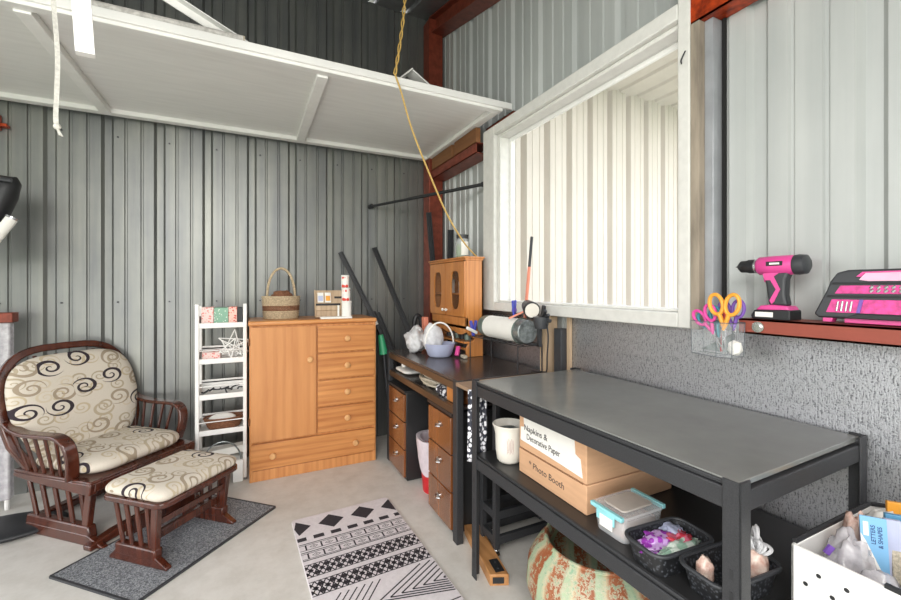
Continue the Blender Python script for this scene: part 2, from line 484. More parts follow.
# neighbouring bay seen through the window
b = B(); corr(b, 1.70, 7.4, .1, -.1, 3.72, lambda a, d: (a, 3.50+d), deep=.085, major=.042)
struct(b.done('wall_outside', M['sheet_out'], smooth=0))
b = B(); prof = []
for k in range(20):
    c = 1.75+.305*k
    for da, d in ((-.036, 0), (-.02, .03), (.02, .03), (.036, 0)): prof.append((c+da, d))
vs = [(b.bm.verts.new((x, 2.5, 3.66+d)), b.bm.verts.new((x, 3.55, 3.66+d))) for x, d in prof]
for p, q in zip(vs, vs[1:]): b._f([p[0], q[0], q[1], p[1]])
struct(b.done('ceiling_outside', M['sheet_out'], smooth=0))

# foil faced insulation under the window
b = B(); b.box(1.622, 1.643, -2.8, 1.79, 0, 1.19); b.box(1.622, 1.643, 1.99, 3.5, 0, 1.19)
struct(b.done('wall_right_lower', M['foil']))
# steel
struct(B().box(1.48, 1.62, 3.50, 3.64, 0, 3.84).done('trim_1', M['red_iron'], bevel=.006))
b = B()
for (dx0, dx1, dz0, dz1) in ((1.5, 1.643, -.02, -.01), (1.5, 1.643, -.17, -.16), (1.553, 1.562, -.165, -.015)):
    b.prism([(dx0, 3.55, ROOF(3.55)+dz0), (dx1, 3.55, ROOF(3.55)+dz0), (dx1, 3.55, ROOF(3.55)+dz1), (dx0, 3.55, ROOF(3.55)+dz1)], (0, -6.3, -6.3*.27))
struct(b.done('trim_2', M['red_iron']))
# red wind girt left of window, at loft height (C section) and right part
def cgirt(y0, y1, z0, z1, m, x0=1.50, x1=1.643, name='trim_3'):
    b = B(); b.box(x0, x0+.006, y0, y1, z0, z1); b.box(x0, x1, y0, y1, z0, z0+.006); b.box(x0, x1, y0, y1, z1-.006, z1)
    return struct(b.done(name, m))
cgirt(2.655, 3.5, 2.35, 2.43, M['red_iron'])
cgirt(-2.8, 1.044, 2.385, 2.54, M['orange_girt'], x0=1.556, name='trim_4')
cgirt(2.30, 2.655, 2.505, 2.54, M['red_iron'], x0=1.585, name='trim_14')
cgirt(-2.8, .835, 1.197, 1.247, M['red_girt'], name='trim_5')
o = B(); o.cyl((1.497, .775, 1.222), (1.488, .775, 1.222), .011, n=8); o.cyl((1.4995, .775, 1.222), (1.495, .775, 1.222), .018, n=12)
o.done('bolt', M['chrome'], parent=bpy.data.objects['trim_5'])
# lumber carried by the girt under the loft
struct(B().box(1.50, 1.54, 2.66, 3.02, 2.432, 2.54).box(1.50, 1.54, 3.07, 3.48, 2.432, 2.54).done('trim_6', M['lumber_brown'], bevel=.002))
# studs under the sill
struct(B().box(1.535, 1.62, 1.90, 1.955, 0, 1.185).done('trim_7', M['lumber'], bevel=.002))
struct(B().box(1.56, 1.62, 1.80, 1.86, 0, 1.12).done('trim_8', M['charcoal'], bevel=.002))
struct(B().box(1.60, 1.62, 1.775, 1.80, 0, 1.185).done('trim_9', M['lumber'], bevel=.002))
# jamb right of the window: dirty board, steel channel, black strip painted as the shaded gap
struct(B().box(1.553, 1.643, 1.008, 1.044, 1.19, 2.384).done('trim_10', mat('dusty_jamb_board', '#a39787', .7, var=.2, scale=6, stretch=(3, 3, .5)), bevel=.002))
struct(B().box(1.585, 1.643, .974, 1.008, 1.19, 2.384).done('trim_11', mat('grey_jamb_steel', '#a9acb1', .4, metal=.3, var=.1, scale=5), bevel=.002))
struct(B().box(1.632, 1.643, .958, .970, 1.25, 2.384).done('trim_12', mat('painted_gap_shade', '#121212', .8)))

# window
wf = B()
X0, X1 = 1.55, 1.68
wf.box(X0, X1, 1.045, 1.096, 1.19, 2.62)               # right stile runs up
wf.box(X0, X1, 2.49, 2.64, 1.19, 2.50)
wf.box(X0, X1, 1.096, 2.49, 1.19, 1.25)
wf.box(X0, X1, 1.096, 2.49, 2.435, 2.50)
wf.box(X0+.035, X1+.03, 1.096, 2.49, 1.25, 1.262); wf.box(X0+.03, X1+.03, 1.096, 2.49, 2.415, 2.435)
wf.box(X0+.03, X1+.03, 2.455, 2.49, 1.262, 2.415); 
win = struct(wf.done('window_1', M['frame_white'], bevel=.005))
wf = B(); wf.box(1.66, 1.675, 1.096, 2.455, 2.39, 2.415); wf.box(1.66, 1.675, 2.435, 2.455, 1.262, 2.39)
wf.done('sash', M['white'], parent=win, bevel=.003)
B().box(1.645, 1.649, 1.097, 2.46, 1.262, 2.414).done('pane', M['glass'], parent=win, smooth=0)
hk = B(); hk.tube(cat([(1.549, 1.078, 2.247), (1.532, 1.068, 2.248), (1.527, 1.057, 2.26), (1.535, 1.052, 2.28)]), .003)
hk.done('hook', M['charcoal'], parent=win)
# red bracket at the far left
struct(B().box(-1.62, -1.44, 3.56, 3.65, 2.36, 2.46).box(-1.46, -1.40, 3.60, 3.65, 2.38, 2.40).done('trim_13', M['orange_girt'], bevel=.004))

# ------------------------------------------------------------------ LOFT
lt = thing('storage_loft', 'white painted panelled loft platform high along the corrugated wall', 'loft', (0, 2.97, 2.555))
B().box(-3.0, 1.535, 2.36, 3.60, 2.575, 2.59).done('panel', M['loft_white'], lt, world=True)
b = B()
b.box(-3.0, 1.535, 2.35, 2.40, 2.545, 2.59); b.box(-3.0, 1.535, 3.54, 3.60, 2.545, 2.59)
b.box(-3.0, 1.60, 2.335, 2.352, 2.562, 2.604)
b.done('frame_rail', M['loft_white'], lt, world=True, bevel=.003)
for x in (-2.12, -.885, .365, 1.50):
    B().box(x-.03, x+.03, 2.40, 3.54, 2.535 if x < 1 else 2.545, 2.575).done('cross_batten', M['white'], lt, world=True, bevel=.003)
B().box(.62, 1.42, 2.40, 2.62, 2.592, 2.616).done('lying_board', M['white'], bevel=.002, origin=(1, 2.5, 2.62), tagd=('flat white board lying on the loft top near the window end', 'board'))
o = B().cyl((-2.2, 2.41, 2.672), (-.03, 2.41, 2.672), .030, n=20).done('paper_tube', mat('scuffed_grey_white', '#dcd8d3', .7, var=.16, scale=40, bump=.3), origin=(-1.1, 2.41, 2.642), tagd=('long scuffed white tube lying along the loft front edge', 'tube'))
b = B(); b.cyl((-.034, 2.41, 2.672), (-.026, 2.41, 2.672), .0305, n=20); b.done('end_cap', M['rope'], parent=o).location = -Vector(o.location)
# angle strip leaning on the loft
b = B(); p0 = Vector((-.62, 2.44, 2.965)); p1 = Vector((.08, 2.50, 2.672))
b.bar(p0, p1, .045, .006); b.bar(p0+Vector((0, .022, -.02)), p1+Vector((0, .022, -.02)), .006, .045)
b.done('angle_strip', M['white'], origin=(.06, 2.46, 2.63), tagd=('white angle strip leaning down onto the loft behind the tube', 'trim strip'))
b = B(); b.box(.0, .62, 2.362, 2.40, 2.641, 2.652); b.done('thin_slat', M['white'], origin=(.3, 2.38, 2.64), tagd=('thin white slat lying on the loft edge beyond the tube end', 'slat'))
b = B(); a = Vector((.80, 2.46, 2.652)); t = Vector((.92, 2.50, 2.775)); c = Vector((1.20, 2.56, 2.652))
b.bar(a, t, .09, .008, up=(-.7, 0, .7)); b.bar(t, c, .09, .008, up=(.4, 0, .9))
b.done('bent_flashing', M['white'], origin=(.99, 2.5, 2.645), tagd=('bent white flashing standing like a little tent on the loft top', 'flashing'))

for nm in ('paper_tube', 'angle_strip', 'thin_slat', 'bent_flashing'): bpy.data.objects[nm].location.z -= .037
# hanging things
b = B(); p = Vector((-.40, 1.5, 2.01)); q = Vector((-.455, 1.56, 2.70))
b.bar(p+Vector((-.02, 0, 0)), q+Vector((-.02, 0, 0)), .042, .022, up=(.2, -1, 0)); 
b.done('hanging_batten', M['white_scuffed'], origin=(-.42, 1.53, 2.66), tagd=('chipped white wooden batten hanging down in front of the loft', 'batten'))
st = cat([(-.655, 2.0, 2.93), (-.655, 2.0, 2.6), (-.652, 2.0, 2.42), (-.64, 2.0, 2.2), (-.645, 2.0, 1.99), (-.642, 2.0, 1.95)])
b = B(); b.sweep(st, .014, .004, up=(1, .4, 0)); s = b.done('hanging_strap', M['strap'], origin=(-.65, 2, 2.9), tagd=('white woven strap with a frayed knot hanging before the loft', 'strap'))
b = B(); b.sphere((-.641, 2.0, 1.945), .012, 8); b.tube([(-.641, 2, 1.94), (-.633, 2, 1.915)], .004); b.tube([(-.641, 2, 1.94), (-.625, 1.995, 1.91)], .003)
k = b.done('knot', M['strap'], parent=s); k.location = -Vector((-.65, 2, 2.9))

# yellow cord: twisted pair from the roof to the loft edge, then down to the hutch
r_top = (.86, 2.42, ROOF(2.42)-.002); e = (.765, 2.325, 2.61)
b = B()
for ph in (0, PI):
    pts = []
    for i in range(61):
        t = i/60; sway = math.sin(t*PI)*.03
        pts.append((r_top[0]+(e[0]-r_top[0])*t+sway+.007*math.cos(t*38+ph), r_top[1]+(e[1]-r_top[1])*t+.007*math.sin(t*38+ph), r_top[2]+(e[2]-r_top[2])*t))
    b.tube(pts, .0045, 6)
cdo = b.done('twisted_run', M['yellow_cord'], None)
root = thing('extension_cord', 'thin yellow cord hanging from the roof over the loft edge to the small cabinet', 'cord', e)
cdo.parent = root; cdo.location = -Vector(e)
b = B(); b.tube(cat([e, (.80, 2.31, 2.5), (.87, 2.32, 2.30), (1.0, 2.36, 2.06), (1.15, 2.42, 1.83), (1.31, 2.50, 1.67), (1.44, 2.58, 1.592), (1.47, 2.60, 1.583)], 8), .0055, 8)
b.done('lower_run', M['yellow_cord'], root, world=True)
b = B(); b.box(.85, .875, 2.405, 2.435, ROOF(2.42)-.03, ROOF(2.42)); b.done('hook_plate', M['white'], root, world=True)

# black rod across the corner
root = thing('curtain_rod', 'slim black rod spanning the corner below the loft', 'rod', (.97, 3.62, 2.08))
b = B(); b.cyl((.97, 3.63, 2.08), (1.585, 2.70, 2.135), .011, n=10); b.cyl((1.2, 3.282, 2.1006), (1.585, 2.70, 2.135), .0135, n=10)
b.done('rod', M['black_plastic'], root, world=True)
b = B(); b.cyl((.966, 3.655, 2.08), (.975, 3.615, 2.081), .022, n=14); b.done('end_cap', M['black_plastic'], root, world=True)
b = B(); b.cyl((1.58, 2.708, 2.135), (1.615, 2.66, 2.137), .02, n=14); b.done('end_cap', M['black_plastic'], root, world=True)

# ------------------------------------------------------------------ FLOOR COVERINGS
A_, B_, C_ = Vector((-.839, 2.54, 0)), Vector((-.44, 2.165, 0)), Vector((.136, 2.745, 0)); D_ = A_+C_-B_
b = B(); b.prism([A_, B_, C_, D_], (0, 0, .009)); mt = b.done('floor_mat', M['mat_grey'], origin=((A_+C_)/2), tagd=('grey speckled rectangular pile mat under the footstool', 'mat'))
b = B()
P4 = [A_, B_, C_, D_]
for p, q in zip(P4, P4[1:]+P4[:1]): b.bar(p+Vector((0, 0, .005)), q+Vector((0, 0, .005)), .010, .011)
e = b.done('edge_binding', M['charcoal'], parent=mt); e.location = -mt.location

# patterned rug: local u across (0..W), v along towards the camera (0..L)
W_, L_ = .58, 1.22
ang = math.radians(2.4)
rug = thing('patterned_rug', 'white rug with black diamonds, checks and zigzag bands', 'rug', (.50, 2.55, 0), ang)
b = B(); M_ = Matrix(); ol = rrect(W_, L_, .025, 4, 0, -L_/2)
b.prism([(x, y, 0) for x, y in ol], (0, 0, .008)); b.done('rug_base', mat('rug_white', '#e6dfe2', .95, var=.05, scale=60, bump=.2), rug, bevel=.003)
b = B(); zt = .0086
def poly(pts): 
    pts = [(min(max(x, .004), W_-.004)-W_/2, -min(max(y, .004), L_-.004), zt) for x, y in pts]
    b.quad(*[p for p in pts])
def line(x0, y0, x1, y1, w):
    d = Vector((x1-x0, y1-y0)); d.normalize(); n = Vector((-d.y, d.x))*w/2
    poly([(x0+n.x, y0+n.y), (x1+n.x, y1+n.y), (x1-n.x, y1-n.y), (x0-n.x, y0-n.y)])
def clipline(x0, y0, x1, y1, w):
    # clip to x range
    if x0 > x1: x0, y0, x1, y1 = x1, y1, x0, y0
    lo, hi = .006, W_-.006
    if x1 <= lo or x0 >= hi: return
    if x0 < lo: y0 += (y1-y0)*(lo-x0)/(x1-x0); x0 = lo
    if x1 > hi: y1 = y0+(y1-y0)*(hi-x0)/(x1-x0); x1 = hi
    line(x0, y0, x1, y1, w)
for k in range(4):                      # row of diamonds
    cx = .02+.185*k
    poly([(cx-.072, .105), (cx, .105-.072), (cx+.072, .105), (cx, .105+.072)])
for k in range(7): poly([(-.005+.092*k, .205), (.05+.092*k, .205), (.05+.092*k, .238), (-.005+.092*k, .238)])
for r0 in (.268, .342):                 # two framed rows with small eyes
    line(0, r0, W_, r0, .006); line(0, r0+.012, W_, r0+.012, .004); line(0, r0+.056, W_, r0+.056, .004)
    for k in range(8):
        x = .035+.078*k; line(x, r0+.012, x, r0+.056, .008)
        c = x+.039; y = r0+.034
        if c < W_-.03:
            for s in (-1, 1):
                clipline(c-.02, y, c, y+s*.012, .003); clipline(c, y+s*.012, c+.02, y, .003)
            poly([(c-.006, y), (c, y-.004), (c+.006, y), (c, y+.004)])
line(0, .408, W_, .408, .006)
for r0 in (.445, .575):                 # two lattice bands
    h = .095
    n = 11; dx = W_/n
    line(0, r0, W_, r0, .005); line(0, r0+h, W_, r0+h, .005)
    for k in range(n+1):
        for (yy) in (r0+h*.25, r0+h*.75):
            cx = dx*k; poly([(cx-dx*.30, yy), (cx, yy-h*.15), (cx+dx*.30, yy), (cx, yy+h*.15)])
        cx = dx*(k+.5)
        if cx < W_: poly([(cx-dx*.30, r0+h*.5), (cx, r0+h*.35), (cx+dx*.30, r0+h*.5), (cx, r0+h*.65)])
        for q in (0, 1): 
            clipline(dx*(k-.5), r0+h*q, dx*(k+.5), r0+h*(1-q), .006)
            clipline(dx*(k), r0+h*q, dx*(k+1), r0+h*(1-q), .006)
    for k in range(-1, n+1):
        for s in (0, 1):
            clipline(dx*k, r0+h*(.5 if s else 0), dx*(k+.5), r0+h*(1 if s else .5), .005)
            clipline(dx*k, r0+h*(.5 if s else 1), dx*(k+.5), r0+h*(0 if s else .5), .005)
for j in range(7):                       # nested chevrons opening to the right, slanted strokes on the left
    au, av = .25+.052*j, .83
    clipline(au, av, W_, av-(W_-au)*.55+.0, .007) if av-(W_-au)*.55 > .69 else clipline(au, av, au+(av-.69)/.55, .69, .007)
    clipline(au, av, W_, av+(W_-au)*.28, .007)
for k in range(6): clipline(.01+.036*k, .83, .12+.036*k, .70, .006)
for j in range(8): clipline(0, .97+.026*j, W_, .97+.026*j, .006)
b.done('rug_pattern', mat('rug_black', '#39343a', .95, var=.1, scale=80), rug, smooth=0)

# ------------------------------------------------------------------ GLIDER CHAIR (local x = front, y = far side)
RZ = math.atan2(-.67, .745)
gl = thing('glider_chair', 'dark stained wooden glider chair with beige swirl print cushions', 'chair', (-.735, 3.135, 0), RZ)
gl.scale = (1, 1, .945)
dw = M['dark_wood']
for s in (-1, 1):
    y = s*.275
    b = B(); b.prism([(-.26, y-.022, .035), (.24, y-.022, .035), (.225, y-.022, .105), (-.245, y-.022, .105)], (0, .044, 0))
    b.done('base_rail', dw, gl, bevel=.008)
for x in (-.30, .27):
    b = B(); b.sweep([(x, -.33, .015), (x, -.2, .03), (x, 0, .035), (x, .2, .03), (x, .33, .015)], .055, [.03, .045, .045, .045, .03], up=(1, 0, 0)); 
    b.done('foot', dw, gl, bevel=.006)
for s in (-1, 1):
    y = s*.275
    b = B(); b.prism([(-.31, y-.024, .012), (-.24, y-.024, .06), (.22, y-.024, .06), (.34, y-.024, .012), (.34, y-.024, 0), (-.36, y-.024, 0)], (0, .03, 0)); b.done('runner', dw, gl, bevel=.005)
for s in (-1, 1):
    y = s*.275
    for k in range(5):
        x0 = -.20+.095*k; x1 = -.24+.10*k
        b = B(); b.cyl((x0, y, .10), (x1, y*1.04, .30), .0115, n=10); b.done('base_spindle', dw, gl)
    b = B(); b.bar((.19, y, .10), (.22, y, .30), .03, .045, up=(1, 0, 0)); b.done('base_post', dw, gl, bevel=.004)
    b = B(); b.prism([(-.33, y*1.06-.02, .345), (-.33, y*1.06-.02, .32), (-.1, y*1.06-.02, .30), (.26, y*1.06-.02, .285), (.27, y*1.06-.02, .35)], (0, .04, 0)); b.done('seat_rail', dw, gl, bevel=.006)
b = B(); b.box(.235, .27, -.29, .29, .30, .35); b.done('seat_rail', dw, gl, bevel=.006)
b = B(); b.box(-.33, .265, -.31, .31, .345, .362); b.done('seat_board', dw, gl, bevel=.006)
# back frame: arch behind the cushion
arch = []
def backpt(y, h): # h 0..1 up the back
    return (-.25-.20*h, y, .36+.685*h)
for i in range(25):
    a = PI*i/24
    arch.append(backpt(-.352*math.copysign(abs(math.cos(a))**.55, math.cos(a)), .42+.575*math.sin(a)**.75 if 0 < i < 24 else .42))
arch = [backpt(-.275, 0), backpt(-.335, .22)]+arch+[backpt(.335, .22), backpt(.275, 0)]
b = B(); b.sweep(arch, .035, .045, up=(1, 0, .3)); b.done('back_frame', dw, gl, bevel=.008)
for k in range(6):
    y = -.25+.10*k
    b = B(); b.cyl(backpt(y*.9, 0), backpt(y*1.05, .93), .010, n=8); b.done('back_spindle', dw, gl)
for s in (-1, 1):
    arm = cat([(-.36, s*.33, .675), (-.29, s*.34, .625), (-.18, s*.345, .60), (-.05, s*.34, .60), (.07, s*.335, .60), (.135, s*.33, .56), (.15, s*.32, .47), (.125, s*.305, .36)], 6)
    n = len(arm)
    b = B(); b.sweep(arm, [.06]*n, [.022]*n, up=(0, 1, 0)); b.done('armrest', dw, gl, bevel=.006)
    for k in range(5):
        x0 = -.24+.065*k
        b = B(); b.cyl((x0, s*.29, .355), (x0-.05+.02*k, s*.335, .60), .009, n=8); b.done('arm_spindle', dw, gl)
# cushions
def backcush():
    ol = []
    for i in range(48):
        a = 2*PI*i/48; c, s_ = math.cos(a), math.sin(a)
        x = .345*math.copysign(abs(c)**.5, c); y = .325*math.copysign(abs(s_)**.62, s_)
        if y < 0: x *= 1-.16*(-y/.30)
        ol.append((x, y))
    return ol
b = B()
M_ = frameM((-.30, 0, .69), (0, 1, 0), (-.28, 0, .96)); b.pillow(backcush(), .12, M_, p=6, rings=10)
b.done('back_cushion', M['fab_back'], gl, smooth=60)
b = B(); b.pillow(rrect(.52, .57, .12, 6, -.02, 0), .105, Matrix.Translation((0, 0, .405)), p=6, rings=10); b.done('seat_cushion', M['fab_seat'], gl, smooth=60)

# ------------------------------------------------------------------ FOOTSTOOL
ot = thing('gliding_footstool', 'dark wooden gliding footstool with beige swirl print top cushion', 'footstool', (-.36, 2.635, .009), RZ)
for s in (-1, 1):
    y = s*.20
    b = B(); b.box(-.13, .13, y-.022, y+.022, .03, .085); b.done('base_rail', dw, ot, bevel=.008)
    b = B(); b.prism([(-.17, y-.02, 0), (-.17, y-.02, .012), (-.13, y-.02, .05), (.13, y-.02, .05), (.20, y-.02, .012), (.20, y-.02, 0)], (0, .03, 0)); b.done('runner', dw, ot, bevel=.004)
    for k in range(4):
        b = B(); b.cyl((-.10+.06*k, y, .08), (-.13+.068*k, y*1.08, .295), .0105, n=10); b.done('base_spindle', dw, ot)
    b = B(); b.bar((.105, y, .08), (.13, y*1.05, .30), .028, .04, up=(1, 0, 0)); b.done('base_post', dw, ot, bevel=.004)
b = B(); b.box(.06, .085, -.19, .19, .10, .14); b.done('stretcher', dw, ot, bevel=.004)
b = B(); b.bar((.12, -.21, .205), (.12, .21, .205), .016, .03); b.done('stretcher', dw, ot, bevel=.003)
b = B(); b.box(-.10, -.08, -.19, .19, .10, .18); b.done('stretcher', dw, ot, bevel=.004)
b = B(); b.prism([(x, y, .295) for x, y in rrect(.40, .49, .05)], (0, 0, .028)); b.done('top_board', dw, ot, bevel=.006)
b = B(); b.pillow(rrect(.395, .485, .05, 6), .075, Matrix.Translation((0, 0, .348)), p=8, rings=10); b.done('top_cushion', M['fab_seat'], ot, smooth=60)

# ------------------------------------------------------------------ CHEST
cx0, cx1, cy0, cy1, ct = -.015, .893, 3.16, 3.60, 1.118
ch = thing('pine_chest', 'honey pine chest with one door and five drawers against the metal wall', 'cabinet', ((cx0+cx1)/2, 3.38, 0))
b = B(); b.box(cx0+.008, cx1-.008, cy0+.018, cy1, 0, ct-.03); b.box(cx0+.008, cx1-.008, cy0+.006, cy0+.02, 0, .075)
b.box(cx0+.008, cx0+.03, cy0+.004, cy0+.02, .0, ct-.03); b.box(cx1-.03, cx1-.008, cy0+.004, cy0+.02, .0, ct-.03)
b.done('body', M['pine'], ch, world=True, bevel=.003)
B().box(cx0, cx1, cy0-.005, cy1+.005, ct-.035, ct).done('top', M['pine_h'], ch, world=True, bevel=.012, seg=3)
dv = .445
def knob(x, z, p, y=cy0-.004):
    b = B(); b.lathe([(.0001, .032), (.014, .031), (.022, .024), (.022, .016), (.012, .009), (.008, 0)], n=16, M=frameM((x, y, z), (1, 0, 0), (0, 0, 1))); 
    return b.done('knob', M['knob'], p, world=True)
d = B().box(cx0+.015, dv-.008, cy0-.004, cy0+.018, .275, ct-.045).done('door', M['pine_door'], ch, world=True, bevel=.003); knob(dv-.055, .83, d)
for z in (.95, .40):
    b = B(); b.cyl((cx0+.006, cy0-.004, z), (cx0+.006, cy0-.004, z+.05), .005, n=8); b.done('hinge', M['brown_gloss'], ch, world=True)
zz = [.275, .468, .668, .868, 1.072]
for i in range(4):
    d = B().box(dv+.002, cx1-.018, cy0-.004, cy0+.018, zz[i]+.006, zz[i+1]-.006).done('drawer', M['pine_h'], ch, world=True, bevel=.003)
    knob((dv+cx1)/2-.01, (zz[i]+zz[i+1])/2, d)
d = B().box(cx0+.015, cx1-.018, cy0-.006, cy0+.018, .082, .262).done('drawer', M['pine_h'], ch, world=True, bevel=.003)
knob(.14, .172, d, cy0-.006); knob(.72, .172, d, cy0-.006)

# basket on the chest
bk = thing('wicker_basket', 'round pale wicker basket with a tall hoop handle on the chest', 'basket', (.21, 3.38, ct+.001))
def weave(b, rows, r0, r1, z0, z1, sx, sy, n=56, amp=.004):
    prof = []
    for i in range(rows):
        t = i/(rows-1); r = r0+(r1-r0)*t; z = z0+(z1-z0)*t; rr = (z1-z0)/rows/2
        pts = []
        for k in range(n):
            a = 2*PI*k/n; w = r+amp*math.cos(k*PI+i*PI)*.6
            pts.append((w*math.cos(a)*sx, w*math.sin(a)*sy, z))
        b.tube(pts, rr*1.15, 6, closed=True)
b = B(); weave(b, 5, .118, .124, .006, .055, 1, .75); b.done('woven_base', M['wicker'], bk, smooth=60)
b = B(); weave(b, 4, .124, .126, .065, .095, 1, .75); b.done('brown_band', M['wicker_brown'], bk, smooth=60)
b = B(); weave(b, 6, .126, .13, .104, .165, 1, .75); b.done('woven_rim', M['wicker'], bk, smooth=60)
B().lathe([(.001, .004), (.115, .004), (.12, .16), (.117, .16), (.11, .008), (.001, .008)], n=32, sy=.75).done('lining', M['wicker'], bk)
b = B()
for dy in (-.012, 0, .012):
    b.tube([(.098*math.cos(PI*i/24)*(1 if i else 1), dy, .15+ (.23*math.sin(PI*i/24)**.9)) for i in range(25)], .0085, 8)
b.done('hoop_handle', M['wicker'], bk, smooth=60)
b = B(); b.blob((.215, 3.38, ct+.166), .075, .055, .045, .25, 8, 3, 4); b.cyl((.215, 3.38, ct+.012), (.215, 3.38, ct+.15), .05, .06)
b.done('woven_bundle', M['wicker_brown'], origin=(.215, 3.38, ct+.012), tagd=('brown woven bundle poking out of the wicker basket', 'bundle'))

# craft organiser: slanted board with pockets
og = thing('craft_organizer', 'pale wooden slanted organiser with slots on the chest', 'organizer', (.57, 3.30, ct+.001))
Mb = frameM((.57, 3.27, ct+.002), (1, 0, 0), (0, .22, 1))
b = B(); b.box(-.125, .125, 0, .215, 0, .008, Mb); b.box(-.13, .13, 0, .012, 0, .04, Mb)
b.box(-.13, -.122, 0, .215, 0, .03, Mb); b.box(.122, .13, 0, .215, 0, .03, Mb); b.done('slanted_board', M['lumber'], og, world=True, bevel=.002)
for x, y, w in ((-.03, .095, .19), (-.0, .09, .0), (.06, .15, .08)):
    if w: B().box(x-w/2, x+w/2, y, y+.016, .008, .0095, Mb).done('slot', M['black_plastic'], og, world=True)
B().box(-.125, .125, .055, .092, .008, .022, Mb).done('pocket_front', M['lumber'], og, world=True, bevel=.002)
for i, (x, mm, nm) in enumerate(((-.085, 'lavender', 'lavender'), (-.03, 'orange_handle', 'orange'))):
    o = B().box(x-.022, x+.022, .118, .195, .0105, .017, Mb).done('craft_packet', M['paper'], origin=Mb @ Vector((x, .118, .01)), tagd=('small packet with %s band in the slanted organiser' % nm, 'packet'), bevel=.001)
    c = B().box(x-.017, x+.017, .13, .170, .0172, .0182, Mb).done('band', M[mm], parent=o); c.location = -o.location
b = B(); b.box(.40+.07, .70, 3.165, 3.235, ct+.001, ct+.015); b.done('white_tray', M['paper'], origin=(.6, 3.2, ct+.001), tagd=('low white tray at the front edge of the chest', 'tray'))
def tin(x, y, z, r, h, m, lab):
    t = thing('label_tin', lab, 'tin', (x, y, z), 0, None)
    B().cyl((0, 0, 0), (0, 0, h*.86), r, n=20).done('can', m, t, bevel=.002)
    B().cyl((0, 0, h*.86), (0, 0, h), r*1.04, n=20).done('lid', M['paper'], t, bevel=.002)
    B().cyl((0, 0, h*.34), (0, 0, h*.56), r*1.012, n=20).done('label_band', M['paper'], t)
tin(.665, 3.20, ct+.0155, .036, .118, M['paper'], 'white tin with little figures, lowest of the stack on the chest')
tin(.66, 3.20, ct+.1345, .032, .10, M['tin_red'], 'red and white tin in the middle of the stack on the chest')
tin(.654, 3.20, ct+.2355, .029, .095, M['tin_red'], 'red and white tin topping the stack on the chest')
B().box(.60, .612, 3.21, 3.222, ct+.0155, ct+.10).done('craft_stick', M['paper'], origin=(.606, 3.216, ct+.0155), tagd=('small upright pale stick on the white tray', 'stick'))

# ------------------------------------------------------------------ WHITE RACK
rk = thing('slim_rack', 'slim white five tier rack between glider and pine chest', 'rack', (-.18, 3.36, 0))
x0, x1, y0, y1 = -.325, -.035, 3.26, 3.46
for x in (x0, x1):
    for y in (y0, y1): B().box(x-.012, x+.012, y-.012, y+.012, .012, 1.24 if y == y0 else 1.22).done('post', M['white'], rk, world=True, bevel=.004)
tz = [.12, .355, .60, .845, 1.09]
for i, z in enumerate(tz):
    b = B(); b.box(x0, x1, y0, y1, z-.008, z+.0); b.box(x0, x1, y0-.005, y0+.004, z-.016, z+.02); b.box(x0, x1, y1-.004, y1+.005, z-.016, z+.075)
    b.box(x0-.003, x0+.006, y0, y1, z-.016, z+.06); b.box(x1-.006, x1+.003, y0, y1, z-.016, z+.06)
    if i in (1, 2, 3): b.box(x0, x1, y1-.004, y1+.003, z+.06, z+.085)
    b.done('tier', M['white'], rk, world=True, bevel=.003)
    if 0 < i < 4:
        b = B(); b.cyl((x0+.01, y0-.002, z+.075), (x1-.01, y0-.002, z+.075), .0035, n=8); b.done('guard_rail', M['white'], rk, world=True)
for x in (x0, x1): 
    for y in (y0, y1): B().cyl((x, y, 0), (x, y, .014), .014, n=12).done('foot', M['galv'], rk, world=True)
z = tz[4]+.001
for i, (w, m, l) in enumerate(((.075, 'floral_pink', 'pink flowered'), (.09, 'floral_green', 'green dotted'), (.055, 'floral_red', 'red and pink'), (.035, 'black_plastic', 'narrow dark'))):
    xx = x0+.02+sum((.075, .09, .055, .035)[:i])
    B().box(xx+.001, xx+w-.001, 3.30, 3.42, z, z+.125-.005*(i % 2)).done('gift_box', M[m], origin=(xx+w/2, 3.36, z), tagd=('%s box on the top tier of the white rack' % l, 'box'), bevel=.002)
z = tz[3]+.001
B().box(-.30, -.19, 3.30, 3.42, z, z+.06).done('gift_box', M['floral_pink'], origin=(-.245, 3.36, z), tagd=('flat pink printed box on the second tier of the white rack', 'box'), bevel=.002)
def star(c, R, name, lab, tilt):
    b = B(); Mx = Matrix.Translation(c) @ Matrix.Rotation(tilt, 4, 'Y') @ Matrix.Rotation(-.25, 4, 'X')
    p = [Mx @ Vector((R*math.sin(4*PI*k/5), 0, R*math.cos(4*PI*k/5))) for k in range(5)]
    for k in range(5): b.cyl(p[k], p[(k+1) % 5], .004, n=6)
    b.done(name, M['white'], origin=c, tagd=(lab, 'star'))
star((-.11, 3.31, z+.112), .10, 'wire_star', 'tall white wire star standing on the second rack tier', .1)
star((-.13, 3.28, z+.086), .075, 'wire_star', 'smaller white wire star leaning in front on the second rack tier', .5)
star((-.07, 3.35, z+.082), .07, 'wire_star', 'white wire star at the back right of the second rack tier', -.3)
b = B(); z = tz[2]+.004
rr = random.Random(3)
for k in range(7):
    pts = cat([(-.30+.036*k+rr.uniform(-.01, .01), 3.28+rr.uniform(0, .12), z+.006+rr.uniform(0, .03)) for _ in range(2)]+[(-.27+.03*k+rr.uniform(0, .05), 3.28+rr.uniform(0, .12), z+.01+rr.uniform(0, .035))], 5)
    b.tube(pts, .006, 6)
b.done('tangled_leads', M['charcoal'], origin=(-.18, 3.36, tz[2]+.001), tagd=('tangle of black leads in the middle rack tier', 'leads'))
z = tz[1]+.001
t = thing('shallow_basket', 'brown oval basket with white lining on the fourth rack tier', 'basket', (-.17, 3.36, z))
